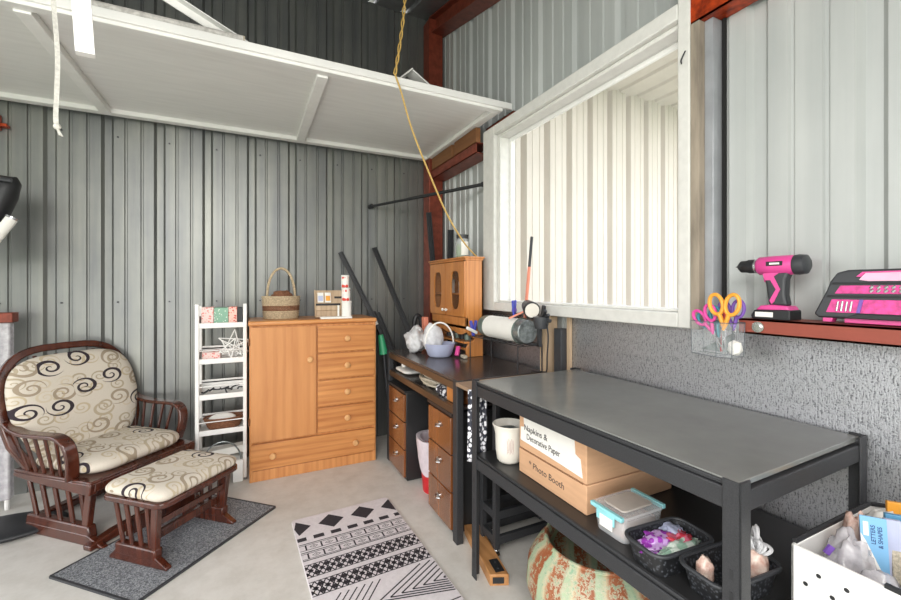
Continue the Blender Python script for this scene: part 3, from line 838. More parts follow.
b = B(); weave(b, 6, .095, .125, .008, .075, 1, .6, 40, .002); b.lathe([(.001, .003), (.09, .003), (.115, .07), (.11, .07), (.085, .008), (.001, .008)], n=30, sy=.6); b.done('bowl', M['wicker_brown'], t, smooth=60)
b = B(); b.pillow([(.09*math.cos(a*.3), .05*math.sin(a*.3)) for a in range(21)], .05, frameM((-.01, -.01, .06), (1, 0, 0), (0, .8, .6))); b.done('cloth_lining', M['paper'], t)
z = tz[0]+.001
B().box(-.15, .15, -.04, .04, 0, .05, frameM((-.17, 3.38, z+.035), (1, 0, .08), (0, 1, 0))).done('white_box', M['paper'], origin=(-.17, 3.38, z), tagd=('low white box on the bottom tier of the white rack', 'box'), bevel=.003)
b = B(); b.tube([(-.18+.12*math.cos(PI*i/16), 3.30, z+.0+.15*math.sin(PI*i/16)) for i in range(17)], .005, 8); b.done('wire_hoop', M['galv'], origin=(-.18, 3.30, z), tagd=('grey wire hoop standing on the bottom tier of the white rack', 'hoop'))
B().box(-.11, -.045, 3.22, 3.25, .001, .15).done('loose_board', M['white'], origin=(-.08, 3.235, 0), tagd=('small white board on the floor before the rack leg', 'board'), bevel=.004)
# ------------------------------------------------------------------ LEFT EDGE
t = thing('black_bag', 'black fabric bag hanging at the left edge with wrap rolls', 'bag', (-1.34, 3.2, 1.99))
b = B(); ol = [(-.30, .02), (.13, .0), (.145, -.035), (.13, -.12), (.095, -.22), (.06, -.36), (-.02, -.45), (-.30, -.45)]
b.pillow(ol, .14, frameM((-1.345, 3.24, 1.99), (1, 0, 0), (0, 0, 1)), p=6); b.done('bag_body', M['black_plastic'], t, world=True)
b = B(); b.tube([(-1.6, 3.16, 1.98), (-1.35, 3.155, 1.965), (-1.21, 3.17, 1.955)], .012, 8); b.done('bag_rim', M['charcoal'], t, world=True)
def roll(p0, p1, r, m1, m2, lab):
    p0, p1 = Vector(p0), Vector(p1); q = p0.lerp(p1, .55)
    t = thing('wrapping_roll', lab, 'roll', p0)
    B().cyl(p0, q, r, n=16).done('roll_wrap', M[m1], t, world=True); B().cyl(q, p1, r, n=16).done('roll_wrap', M[m2], t, world=True)
    B().cyl(p1, p1+(p1-p0).normalized()*.012, r*1.15, n=16).done('end_cap', M['silver'], t, world=True)
roll((-1.36, 3.10, 1.43), (-1.20, 3.14, 1.735), .027, 'tin_red', 'paper', 'red and white wrap roll in front of the black bag at the left edge')
roll((-1.395, 3.14, 1.43), (-1.235, 3.18, 1.72), .02, 'purple_handle', 'purple_handle', 'purple wrap roll behind the red and white roll at the left edge')
t = thing('wrapped_board', 'tall board wrapped in clear film with a red top at the left edge', 'board', (-1.45, 3.45, 0))
b = B(); b.box(-1.62, -1.315, 3.42, 3.48, .06, 1.14); b.done('film_wrap', M['clearbag'], t, world=True, bevel=.01)
b = B(); b.box(-1.62, -1.30, 3.41, 3.49, 1.14, 1.20); b.done('top_cap', M['red_iron'], t, world=True, bevel=.004)
b = B(); b.cyl((-1.335, 3.44, .0), (-1.335, 3.44, 1.14), .012, n=8); b.cyl((-1.58, 3.44, .0), (-1.58, 3.44, 1.14), .012, n=8); b.done('inner_post', M['white'], t, world=True)
b = B(); b.pillow([(.30*math.cos(a*.3), .16*math.sin(a*.3)) for a in range(21)], .05, Matrix.Translation((-1.25, 3.12, .022))); b.done('dark_cloth', M['black_plastic'], origin=(-1.25, 3.12, 0), tagd=('dark cloth bundle lying on the floor behind the glider', 'cloth'))
b = B(); b.tube(cat([(-1.5, 3.2, .72), (-1.32, 3.18, .60), (-1.22, 3.22, .50), (-1.12, 3.30, .46), (-1.06, 3.4, .47)]), .007, 8); b.done('black_cable', M['black_plastic'], origin=(-1.3, 3.2, .6), tagd=('thin black cable hanging behind the glider arm', 'cable'))

# ------------------------------------------------------------------ POLES BY THE BACK WALL
def pole(p0, p1, w, lab, nm='black_shelf_post', band=True):
    t = thing(nm, lab, 'post', p0, 0)
    p0, p1 = Vector(p0), Vector(p1)
    B().bar(p0, p1, w, .012, up=(0, 1, 0)).bar(p0+Vector((w*.45, -.012, 0)), p1+Vector((w*.45, -.012, 0)), .008, .03, up=(0, 1, 0)).done('angle', M['black_metal'], t, world=True)
    if band:
        q = p0.lerp(p1, .62); B().bar(q, q+(p1-p0).normalized()*.035, w*1.1, .016, up=(0, 1, 0)).done('sticker', M['paper'], t, world=True)
pole((1.46, 3.27, .01), (.70, 3.63, 1.66), .036, 'black steel post leaning left against the back wall, with a white sticker')
pole((1.20, 3.125, .868), (1.00, 3.635, 1.71), .036, 'black steel post leaning on the back wall below the corner rod end', band=False)
pole((1.40, 3.34, .01), (.985, 3.60, 1.14), .028, 'short black post leaning just right of the pine chest, left of a pair', band=True)
pole((1.45, 3.42, .01), (1.03, 3.625, 1.13), .028, 'short black post leaning just right of the pine chest, right of a pair', band=False)
pole((1.56, 3.30, .01), (1.42, 3.38, 2.02), .036, 'black foam post leaning at the red column, left of two', 'black_foam_post', False)
pole((1.55, 3.27, .01), (1.575, 3.25, 1.86), .042, 'short upright black foam post behind the little cabinet, right of two', 'black_foam_post', False)
b = B(); b.lathe([(.001, 0), (.04, 0), (.04, .28), (.02, .33), (.02, .37), (.001, .37)], (.0, 0, 0), 20, M=frameM((1.02, 3.26, .60), (1, 0, .1), (-.15, 0, 1)) @ Matrix.Rotation(PI/2, 4, 'X')@Matrix.Rotation(PI, 4, 'X')) if False else b.cyl((1.0, 3.33, .80), (.975, 3.34, .96), .038, .022, 18)
b.mi = 1; b.cyl((1.06, 3.28, .0), (1.0, 3.33, .80), .012, .012, 14)
b.done('green_broom', [M['green'], M['charcoal']], origin=(1.06, 3.28, 0), tagd=('green plastic handle standing between chest and dark desk', 'handle'))
b = B(); b.tube(cat([(1.28, 3.28, .86), (1.25, 3.28, 1.03), (1.27, 3.28, 1.11), (1.31, 3.28, 1.08), (1.32, 3.28, .9)]), .02, 8); b.cyl((1.30, 3.28, .0), (1.30, 3.28, .9), .02, n=8)
b.done('black_holder', M['black_plastic'], origin=(1.30, 3.28, 0), tagd=('black looped holder standing behind the white plastic bag', 'holder'))

# ------------------------------------------------------------------ DESK
M['dark_apron'] = wood('dark_brown_edge', '#54402f', '#33271f', .35, 'y')
dk = thing('dark_desk', 'dark wood and black steel desk in the back corner by the chest', 'desk', (1.26, 2.55, 0))
DX0, DX1, DY0, DY1, DZ = .98, 1.555, 1.93, 3.15, .862
B().box(DX0, DX1, DY0, DY1, DZ-.018, DZ).done('desk_top', M['desk_top'], dk, world=True, bevel=.002)
b = B(); b.box(DX0-.006, DX0+.03, DY0, DY1, DZ-.055, DZ-.014); b.box(DX1-.03, DX1, DY0, DY1, DZ-.055, DZ-.014); b.box(DX0, DX1, DY0-.004, DY0+.02, DZ-.055, DZ-.014); b.box(DX0, DX1, DY1-.02, DY1, DZ-.055, DZ-.014)
b.done('apron', M['dark_apron'], dk, world=True, bevel=.002)
B().box(DX0+.01, DX1, DY0+.02, DY1-.01, .700, .712).done('under_shelf', M['desk_top'], dk, world=True)
B().box(DX0-.004, DX0+.018, DY0+.02, DY1-.01, .672, .714).done('shelf_edge', M['dark_apron'], dk, world=True, bevel=.002)
for x, y in ((DX0+.012, DY0+.02), (DX1-.02, DY0+.02), (DX0+.012, DY1-.02), (DX1-.02, DY1-.02)):
    B().box(x-.02, x+.02, y-.025, y+.025, 0, DZ-.002).done('leg', M['black_metal'], dk, world=True, bevel=.003)
b = B(); b.box(1.50, 1.53, DY0, DY1, .2, .24); b.done('rear_rail', M['black_metal'], dk, world=True)

def filecab(y0, y1, x0, h, lab, z0=0.0):
    t = thing('file_cabinet', lab, 'cabinet', (x0+.2, (y0+y1)/2, 0))
    x1 = x0+.46
    b = B(); b.box(x0+.018, x1, y0, y1, .02, h); b.box(x0+.03, x1-.02, y0+.02, y1-.02, 0, .02); b.done('body', M['black_shelf'], t, world=True, bevel=.003)
    B().box(x0, x1, y0-.003, y1+.003, h, h+.015).done('top', M['black_shelf'], t, world=True, bevel=.002)
    n = 3; hh = (h-.04)/n
    for i in range(n):
        z = .03+hh*i
        d = B().box(x0+.002, x0+.018, y0+.01, y1-.01, z+.004, z+hh-.004).done('drawer', M['brown_gloss'], t, world=True, bevel=.002)
        ym = (y0+y1)/2
        b = B(); b.cyl((x0+.002, ym, z+hh*.62), (x0-.006, ym, z+hh*.62), .018, n=16); b.tube(cat([(x0-.004, ym-.03, z+hh*.6), (x0-.02, ym, z+hh*.58), (x0-.004, ym+.03, z+hh*.6)]), .004, 8)
        b.done('handle', M['chrome'], d, world=True)
filecab(2.70, 3.06, .955, .62, 'brown fronted file cabinet under the desk next to the chest')
filecab(2.00, 2.33, .975, .655, 'brown fronted file cabinet under the near end of the dark desk')

t = thing('waste_bin', 'red waste bin with a pale liner bag between the two file cabinets', 'bin', (1.13, 2.535, 0))
B().lathe([(.001, 0), (.095, 0), (.125, .34), (.118, .34), (.09, .01), (.001, .01)], n=28).done('bin', M['red_plastic'], t)
b = B(); prof = []
rings = []
for r, z, am in ((.118, .15, .0), (.128, .22, .03), (.135, .30, .02), (.14, .36, .01), (.115, .355, .01), (.11, .2, .01)):
    ring = []
    for i in range(40):
        a = 2*PI*i/40; rr_ = r*(1+am*math.sin(a*7+z*20)); ring.append(b.bm.verts.new((rr_*math.cos(a), rr_*math.sin(a), z+.03*math.sin(a*3)*(1 if z < .2 else .2))))
    rings.append(ring)
b.skin(rings, False); b.done('liner_bag', mat('liner_plastic', '#d9cdd4', .4, var=.06, scale=30, bump=.2), t, smooth=60)

# on the under shelf
sz = .713
b = B()
rr = random.Random(5)
for k in range(11):
    r = .075+.012*(k % 4)+rr.uniform(-.006, .006); cz = sz+.012+.009*k*.7
    b.tube([(1.10+r*math.cos(a*PI/15)*.9, 2.45+r*1.55*math.sin(a*PI/15+rr.uniform(-.02, .02)), cz+.006*math.sin(a*.8+k)) for a in range(30)], .0065, 7, closed=True)
b.done('rope_coil', M['rope'], origin=(1.10, 2.45, sz), tagd=('coil of pale rope on the shelf under the dark desk top', 'rope'))
b = B(); b.pillow(rrect(.20, .26, .05), .035, Matrix.Translation((1.10, 2.93, sz+.022))); b.done('white_bundle', M['paper'], origin=(1.10, 2.93, sz), tagd=('flat white bundle on the desk under shelf at its far end', 'bundle'))
t = thing('small_bottle', 'small white bottle lying among things at the far end of the desk shelf', 'bottle', (1.05, 2.96, sz+.04))
B().cyl((1.05, 2.96, sz+.04), (1.05, 2.96, sz+.085), .022, n=16).done('bottle_body', M['paper'], t, world=True, bevel=.003); B().cyl((1.05, 2.96, sz+.085), (1.05, 2.96, sz+.10), .012, n=12).done('cap', M['green'], t, world=True)
t = thing('wooden_box', 'small orange wooden box on the shelf under the near desk end', 'box', (1.06, 2.10, sz))
B().box(1.01, 1.10, 2.02, 2.13, sz, sz+.078).done('box_body', M['hutch'], t, world=True, bevel=.003); B().box(1.01, 1.10, 1.985, 2.02, sz, sz+.078).done('dark_end', M['brown_gloss'], t, world=True, bevel=.003)
B().cyl((1.03, 2.16, sz+.03), (1.03, 2.26, sz+.03), .03, n=20).done('print_roll', M['bw_print'], origin=(1.03, 2.2, sz), tagd=('little black and white printed roll beside the wooden box', 'roll'))

# plastic bag, basket, pink thing
b = B(); b.blob((1.12, 2.92, DZ+.095), .075, .09, .085, .3, 5, 4, 3); b.blob((1.14, 2.93, DZ+.165), .035, .05, .04, .3, 6, 3, 8)
b.done('plastic_bag', M['bagplastic'], origin=(1.14, 2.90, DZ+.001), smooth=80, tagd=('crumpled white plastic bag on the dark desk beside the lavender basket', 'bag'))
t = thing('lavender_basket', 'pale lavender plastic basket with a thin arched handle on the dark desk', 'basket', (1.215, 2.68, DZ+.001))
b = B(); b.lathe([(.001, 0), (.07, .0), (.085, .012), (.112, .095), (.108, .095), (.082, .018), (.07, .006), (.001, .006)], n=36); b.done('bowl', M['lavender'], t, smooth=50)
b = B(); b.tube([(.110*math.cos(PI*i/20), 0, .09+.15*math.sin(PI*i/20)) for i in range(21)], .0038, 8, flat=1.6); b.done('handle', M['paper'], t)
b = B(); b.blob((1.175, 2.72, DZ+.13), .072, .06, .10, .2, 3.5, 4, 9); b.done('white_pouch', M['bagplastic'], origin=(1.195, 2.71, DZ+.05), smooth=80, tagd=('pale grey pouch standing inside the lavender basket', 'pouch'))
t = thing('pink_tool', 'small hot pink plastic tool lying right of the lavender basket', 'tool', (1.31, 2.58, DZ+.001))
b = B(); b.bar((1.30, 2.58, DZ+.012), (1.325, 2.60, DZ+.075), .03, .022); b.done('pink_body', M['pink'], t, world=True, bevel=.006)
b = B(); b.bar((1.33, 2.50, DZ+.012), (1.335, 2.56, DZ+.014), .03, .02); b.done('tip', M['rope'], t, world=True, bevel=.004)
B().box(1.225, 1.26, 2.99, 3.05, DZ+.001, DZ+.26).done('salmon_block', M['salmon'], origin=(1.24, 3.02, DZ+.001), bevel=.004, tagd=('salmon coloured upright block behind the lavender basket', 'block'))

# hutch (faces the aisle, -x)
hx0, hx1, hy0, hy1 = 1.365, 1.50, 2.555, 3.17
ht = thing('small_hutch', 'small orange pine cabinet with two glass doors standing on the dark desk', 'cabinet', ((hx0+hx1)/2, (hy0+hy1)/2, DZ+.001))
b = B(); b.box(hx0, hx1, hy0, hy0+.018, 1.06, 1.56); b.box(hx0, hx1, hy1-.018, hy1, 1.06, 1.56); b.box(hx1-.012, hx1, hy0, hy1, 1.06, 1.56); b.box(hx0, hx1, hy0, hy1, 1.06, 1.08); b.box(hx0+.015, hx1-.01, hy0+.01, hy1-.01, 1.30, 1.312); b.box(hx0, hx1, hy0, hy1, 1.545, 1.56); b.box(hx0, hx0+.016, hy0, hy1, 1.06, 1.14)
b.done('carcass', M['hutch'], ht, world=True, bevel=.002)
b = B(); b.box(hx0-.02, hx1+.012, hy0-.008, hy1+.03, 1.56, 1.574); b.box(hx0-.012, hx1, hy0-.006, hy1+.02, 1.545, 1.56); b.done('cornice', M['hutch'], ht, world=True, bevel=.004)
ym = (hy0+hy1)/2
for y0, y1, kn in ((hy0+.004, ym-.003, ym-.03), (ym+.003, hy1-.004, ym+.03)):
    # door: frame with an arched lens opening, built as ring of quads
    b = B(); c = ((y0+y1)/2); hw = (y1-y0)/2; z0, z1 = 1.145, 1.54; zc = 1.335; N = 40
    def inner(i):
        a = 2*PI*i/N; yy = .072*math.copysign(abs(math.cos(a))**.45, math.cos(a)); z_ = .140*math.copysign(abs(math.sin(a))**.75, math.sin(a))
        return (c+yy, zc+z_)
    def outer(i):
        a = 2*PI*i/N; ca, sa = math.cos(a), math.sin(a); k = min(hw/abs(ca) if abs(ca) > 1e-6 else 9, ((z1-zc) if sa > 0 else (zc-z0))/abs(sa) if abs(sa) > 1e-6 else 9)
        return (c+ca*k, zc+sa*k)
    R = [[b.bm.verts.new((hx0-.016 if f else hx0-.001, *(inner(i) if g_ else outer(i)))) for i in range(N)] for f, g_ in ((0, 0), (1, 0), (1, 1), (0, 1))]
    b.skin(R, False, True)
    d = b.done('door', M['hutch'], ht, world=True)
    B().box(hx0-.008, hx0-.005, c-.085, c+.085, zc-.145, zc+.145).done('glass_pane', M['dark_glass'], d, world=True, smooth=0)
    b = B(); b.lathe([(.001, .022), (.010, .02), (.012, .012), (.006, .004), (.005, 0)], n=14, M=frameM((hx0-.016, kn, 1.185), (0, -1, 0), (0, 0, 1))); b.done('knob', M['paper'], d, world=True)
# lower scalloped front + shelf brackets
b = B()
pts = []
for i in range(25):
    y = hy0+.02+(hy1-hy0-.04)*i/24; pts.append((hx0+.004, y, 1.035-.022*abs(math.sin(i/24*PI*3))))
b.prism([(hx0+.004, hy0+.02, 1.062)]+pts+[(hx0+.004, hy1-.02, 1.062)], (.012, 0, 0)); b.done('valance', M['hutch'], ht, world=True)
for y in (hy0, hy1-.02):
    b = B(); b.prism([(hx1, y, 1.062), (hx0, y, 1.062), (hx0+.02, y, 1.02), (hx0+.07, y, .985), (hx0+.02, y, .955), (hx0-.0, y, .92), (hx0+.005, y, DZ+.001), (hx0+.10, y, DZ+.001), (hx1, y, DZ+.001)], (0, .02, 0)); b.done('side_bracket', M['hutch'], ht, world=True, bevel=.002)
b = B(); b.box(hx0-.005, hx1, hy0+.02, hy1-.02, .955, .968); b.box(hx0+.01, hx0+.03, hy0+.02, hy1-.02, .905, .92); b.done('open_shelf', M['hutch'], ht, world=True, bevel=.002)
def bottle(x, y, z, r, h, m1, m2, lab, nm='bottle'):
    t = thing(nm, lab, 'bottle', (x, y, z))
    B().lathe([(.001, 0), (r, 0), (r, h*.66), (r*.45, h*.78), (r*.45, h*.84), (.001, h*.84)], n=18).done('bottle_body', m1, t)
    B().cyl((0, 0, h*.84), (0, 0, h), r*.55, n=14).done('cap', m2, t)
bottle(1.42, 2.90, 1.3125, .024, .15, M['paper'], M['paper'], 'white bottle behind the far glass door of the small cabinet')
bottle(1.42, 2.73, 1.3125, .024, .13, M['paper'], M['teal_handle'], 'white and teal bottle behind the near glass door')
bottle(1.43, 2.66, 1.3125, .022, .115, M['green'], M['paper'], 'green bottle behind the near glass door')
B().lathe([(.001, 0), (.025, 0), (.032, .035), (.029, .035), (.022, .004), (.001, .004)], n=20).done('white_cup', M['paper'], origin=(0, 0, 0), tagd=('little white cup on the lower shelf behind the near glass door', 'cup')); bpy.data.objects['white_cup'].location = (1.42, 2.69, 1.1485-.067)
for i, (y, m) in enumerate(((2.66, 'green_metal'), (2.74, 'black_plastic'), (2.82, 'green_metal'), (2.96, 'charcoal'))):
    o = B().cyl((0, 0, 0), (0, 0, .045), .024, n=18).done('paint_pot', M[m], tagd=(('grey green', 'black', 'pale green grey', 'charcoal')[i]+' little pot on the small cabinet shelf, '+('nearest', 'second', 'third', 'last')[i]+' from the window', 'pot'), origin=(0, 0, 0), bevel=.003)
    o.location = (1.43, y, .969)
# jar on top
t = thing('glass_jar', 'glass jar with green and white labels on top of the small cabinet', 'jar', (1.44, 2.76, 1.575))
B().lathe([(.001, 0), (.052, 0), (.055, .02), (.055, .11), (.04, .135), (.038, .15)], n=28).done('jar_glass', M['clear_plastic'], t)
B().lathe([(.044, .15), (.046, .152), (.046, .175), (.001, .178)], n=24).done('lid', M['charcoal'], t)
b = B(); b.lathe([(.001, .004), (.048, .004), (.048, .10), (.001, .11)], n=20); b.done('jar_filling', M['green_label'], t)
b = B(); vs = []
for i in range(9):
    a = -2.2+.13*i; vs.append((b.bm.verts.new((.0565*math.cos(a), .0565*math.sin(a), .02)), b.bm.verts.new((.0565*math.cos(a), .0565*math.sin(a), .12))))
for p, q in zip(vs, vs[1:]): b._f([p[0], q[0], q[1], p[1]])
b.done('label', M['paper'], t)

# wire shelf with bucket, lantern, clips
wsh = thing('wire_shelf', 'black wire shelf on the dark desk under the window sill', 'shelf', (1.46, 2.15, DZ+.001))
b = B(); 
for y in (1.93+.0, 2.12, 2.31, 2.49): b.cyl((1.36, y, 1.018), (1.53, y, 1.018), .003, n=6)
for x in (1.36, 1.40, 1.445, 1.49, 1.53): b.cyl((x, 1.93, 1.022), (x, 2.49, 1.022), .003, n=6)
b.done('wire_deck', M['black_metal'], wsh, world=True)
for x in (1.36, 1.53):
    for y in (1.93, 2.49): B().cyl((x, y, DZ+.001), (x, y, 1.02), .004, n=8).done('leg', M['black_metal'], wsh, world=True)
b = B()
for k in range(12):
    y = 2.10+.036*k; b.tube([(1.545-.0, y+.014*math.cos(a*PI/5), 1.155+.018*math.sin(a*PI/5)) for a in range(10)], .0022, 5, closed=True)
b.cyl((1.545, 2.08, 1.135), (1.545, 2.53, 1.135), .004, n=6); b.cyl((1.545, 2.08, 1.175), (1.545, 2.53, 1.175), .003, n=6)
b.done('coil_rail', M['black_metal'], wsh, world=True)
bu = thing('galvanised_bucket', 'grey bucket lying on its side wrapped in white paper under the sill', 'bucket', (1.43, 2.15, 1.026))
c0, c1, c2, c3 = [Vector(p) for p in ((1.43, 1.93, 1.098), (1.43, 1.985, 1.098), (1.43, 2.33, 1.098), (1.43, 2.40, 1.098))]
B().cyl(c0, c1, .068, .072, 32).done('bucket_end', M['galv'], bu, world=True, bevel=.004)
B().cyl(c1, c2, .071, .071, 32).done('paper_wrap', M['paper'], bu, world=True)
B().cyl(c2, c3, .072, .068, 32).done('bucket_end', M['green_metal'], bu, world=True, bevel=.004)
b = B(); b.tube([(1.43+.074*math.cos(a*PI/16), 1.985, 1.098+.074*math.sin(a*PI/16)) for a in range(32)], .003, 6, closed=True); b.done('rim_bead', M['green_metal'], bu, world=True)
ln = thing('lantern', 'dark round lantern with a clear face under the window sill', 'lantern', (1.46, 1.95, 1.17))
a0, a1 = Vector((1.50, 2.03, 1.245)), Vector((1.435, 1.885, 1.215)); dd = (a1-a0).normalized()
B().cyl(a0, a0+dd*.10, .035, .046, 24).done('housing', M['charcoal'], ln, world=True, bevel=.004)
B().cyl(a0+dd*.10, a0+dd*.125, .047, .049, 28).done('bezel', M['black_plastic'], ln, world=True, bevel=.003)
B().cyl(a0+dd*.1255, a0+dd*.13, .041, .041, 28).done('lens', M['ceramic'], ln, world=True)
B().cyl((1.465, 1.95, 1.1715), (1.465, 1.95, 1.21), .02, n=12).done('stand', M['black_plastic'], ln, world=True)
cl = thing('desk_clamp', 'black clamp base with a trailing lead beside the wooden stud', 'clamp', (1.46, 1.80, 1.05))
b = B(); b.lathe([(.001, 0), (.035, 0), (.045, .05), (.045, .065), (.001, .065)], (1.45, 1.835, 1.125), 20); b.done('base', M['charcoal'], cl, world=True)
for k, (dx, dy, dz) in enumerate(((0, -.06, .02), (.02, -.055, -.015), (-.015, -.05, .045), (.0, -.02, .07))):
    B().bar((1.45, 1.83, 1.175), (1.45+dx, 1.83+dy, 1.185+dz), .018, .018).done('jaw', M['black_plastic'], cl, world=True, bevel=.004)
b = B(); b.tube(cat([(1.46, 1.80, 1.16), (1.45, 1.775, 1.08), (1.455, 1.79, .98), (1.46, 1.80, .90), (1.47, 1.84, DZ+.02), (1.47, 1.95, DZ+.006)]), .004, 8); b.done('lead', M['black_plastic'], cl, world=True)
B().bar((1.45, 1.85, 1.023), (1.45, 1.85, 1.128), .02, .02).bar((1.45, 1.85, 1.03), (1.45, 1.95, 1.03), .02, .012).done('bracket', M['black_metal'], cl, world=True)
t = thing('red_marker', 'long pinkish red stick with grey tip leaning before the window', 'stick', (1.50, 2.06, 1.10))
p, q = Vector((1.505, 2.07, 1.10)), Vector((1.50, 1.985, 1.655)); m_ = p.lerp(q, .68)
B().cyl(p, m_, .010, n=10).done('shaft', M['salmon'], t, world=True); B().cyl(m_, q, .009, n=10).done('grip', M['charcoal'], t, world=True)
def clip(c, rz, lab):
    t = thing('spring_clip', lab, 'clip', c, rz)
    b = B(); b.prism([(-.030, -.006, .10), (-.018, -.006, .105), (.0, -.006, .045), (.006, -.006, 0), (-.006, -.006, 0), (-.018, -.006, .045)], (0, .014, 0)); b.done('clip_arm', M['blue_grip'], t, bevel=.003)
    b = B(); b.prism([(.030, -.006, .10), (.018, -.006, .105), (.0, -.006, .045), (-.006, -.006, 0), (.006, -.006, 0), (.018, -.006, .045)], (0, .014, 0)); b.done('clip_arm', M['blue_grip'], t, bevel=.003)
    b = B(); b.cyl((0, -.012, .045), (0, .012, .045), .012, n=12); b.done('spring', M['purple_handle'], t)
clip((1.44, 2.08, 1.172), .6, 'blue spring clip standing on the bucket beside the lantern')
o = thing('spring_clip', 'blue and white spring clip at the far end of the bucket', 'clip', (1.36, 2.44, 1.026), .2)
b = B(); b.prism([(-.030, -.006, .10), (-.018, -.006, .105), (.0, -.006, .045), (.006, -.006, 0), (-.006, -.006, 0), (-.018, -.006, .045)], (0, .02, 0)); b.done('clip_arm', M['blue_grip'], o, bevel=.003)
b = B(); b.prism([(.030, -.006, .10), (.018, -.006, .105), (.0, -.006, .045), (-.006, -.006, 0), (.006, -.006, 0), (.018, -.006, .045)], (0, .02, 0)); b.done('clip_arm', M['blue_grip'], o, bevel=.003)
b = B(); b.bar((-.07, -.01, .06), (.02, -.01, .02), .014, .02); b.done('white_jaw', M['paper'], o, bevel=.003)
b = B(); b.bar((1.36, 2.02, 1.172), (1.44, 1.96, 1.22), .010, .010) ; b.done('salmon_peg', M['salmon'], origin=(1.37, 2.02, 1.17), tagd=('short salmon peg lying between bucket and lantern', 'peg'))

# ------------------------------------------------------------------ CART between desk and bench
ct_ = thing('rolling_cart', 'narrow black steel cart with wood top between desk and long bench', 'cart', (1.3, 1.79, 0))
for x in (1.10, 1.50):
    for y in (1.745, 1.87): B().box(x-.014, x+.014, y-.014, y+.014, .055, .84).done('post', M['black_metal'], ct_, world=True, bevel=.002)
b = B(); b.box(.955, 1.545, 1.727, 1.905, .843, .862); b.done('wood_top', M['ply'], ct_, world=True, bevel=.002)
for z in (.075, .20, .80):
    b = B(); b.box(1.10, 1.50, 1.733, 1.755, z, z+.04); b.box(1.10, 1.50, 1.86, 1.882, z, z+.04); b.box(1.088, 1.11, 1.74, 1.88, z, z+.04); b.done('frame_rail', M['black_metal'], ct_, world=True, bevel=.002)
for x in (1.10, 1.50):
    for y in (1.745, 1.87):
        b = B(); b.cyl((x-.01, y, .024), (x+.01, y, .024), .0235, n=18); b.sphere((x, y, .045), .014, 10); 
        b.done('caster', M['chrome'], ct_, world=True)
# printed cloth hanging from the cart top
def cloth(x0, x1, y, z0, z1, lab):
    b = B(); n = 24; g_ = [[b.bm.verts.new((x0+(x1-x0)*i/n, y+.008*math.sin(i*1.1+j*.15)-.001*j*(1-j/10), z1+(z0-z1)*j/10)) for i in range(n+1)] for j in range(11)]
    for j in range(10):
        for i in range(n): b._f([g_[j][i], g_[j][i+1], g_[j+1][i+1], g_[j+1][i]])
    top = g_[0]
    o = b.done('printed_cloth', M['bw_print'], origin=((x0+x1)/2, y, z1), smooth=60, tagd=(lab, 'cloth'))
    s_ = o.modifiers.new('Solid', 'SOLIDIFY'); s_.thickness = .004
cloth(.925, 1.03, 1.716, .53, .868, 'black and white printed cloth hanging between the desk leg and bench')
t = thing('lumber_block', 'oiled wooden block with black plates lying on the floor under the cart', 'block', (1.05, 1.75, 0))
b = B(); b.prism([(.975, 1.60, .0), (1.055, 1.565, 0), (1.135, 1.98, 0), (1.055, 2.0, 0)], (0, 0, .052)); b.done('block', M['block_wood'], t, world=True, bevel=.003)
b = B(); d_ = Vector((.17, .985, 0)).normalized(); n_ = Vector((.985, -.17, 0))
b.box(-.022, .022, -.045, .045, 0, .0015, frameM((1.035, 1.64, .0525), n_, d_)); b.box(-.026, .026, -.014, .014, 0, .0015, frameM((1.01, 1.5835, .026), (.08, -.035, 0), (0, 0, 1))); b.done('black_plate', M['black_plastic'], t, world=True)
for s_ in (-.02, .02): 
    p = Vector((1.035, 1.64, .054))+d_*s_; B().cyl(p, p+Vector((0, 0, .003)), .005, n=8).done('screw', M['chrome'], t, world=True)
bpy.data.objects['wood_top'].name = 'wood_top'
# ------------------------------------------------------------------ BENCH
bn = thing('workbench', 'long black steel workbench with dark top under the window', 'workbench', (1.2765, 1.1225, 0))
BX0, BX1, BY0, BY1, BZ = .953, 1.596, .545, 1.70, .915
B().box(BX0+.012, BX1-.004, BY0+.01, BY1-.01, BZ-.014, BZ).done('top_board', M['bench_top'], bn, world=True, bevel=.002)
def beam(y0, y1, x, z, h=.07, s=1):
    b = B(); b.box(min(x, x+s*.028), max(x, x+s*.028), y0, y1, z-h, z-.012); b.box(min(x+s*.006, x+s*.03), max(x+s*.006, x+s*.03), y0, y1, z-.012, z); return b
for z in (BZ-.004, .575):
    hh = .062
    beam(BY0, BY1, BX0, z, hh).done('long_beam', M['black_metal'], bn, world=True, bevel=.003)
    beam(BY0, BY1, BX1, z, hh, -1).done('long_beam', M['black_metal'], bn, world=True, bevel=.003)
    for y in (BY0, BY1):
        s_ = 1 if y == BY0 else -1
        b = B(); ya, yb = sorted((y, y+s_*.028)); b.box(BX0, BX1, ya, yb, z-hh, z-.014); b.done('end_beam', M['black_metal'], bn, world=True, bevel=.003)
B().box(BX0+.012, BX1-.004, BY0+.01, BY1-.01, .562, .576).done('shelf_board', M['black_shelf'], bn, world=True, bevel=.002)
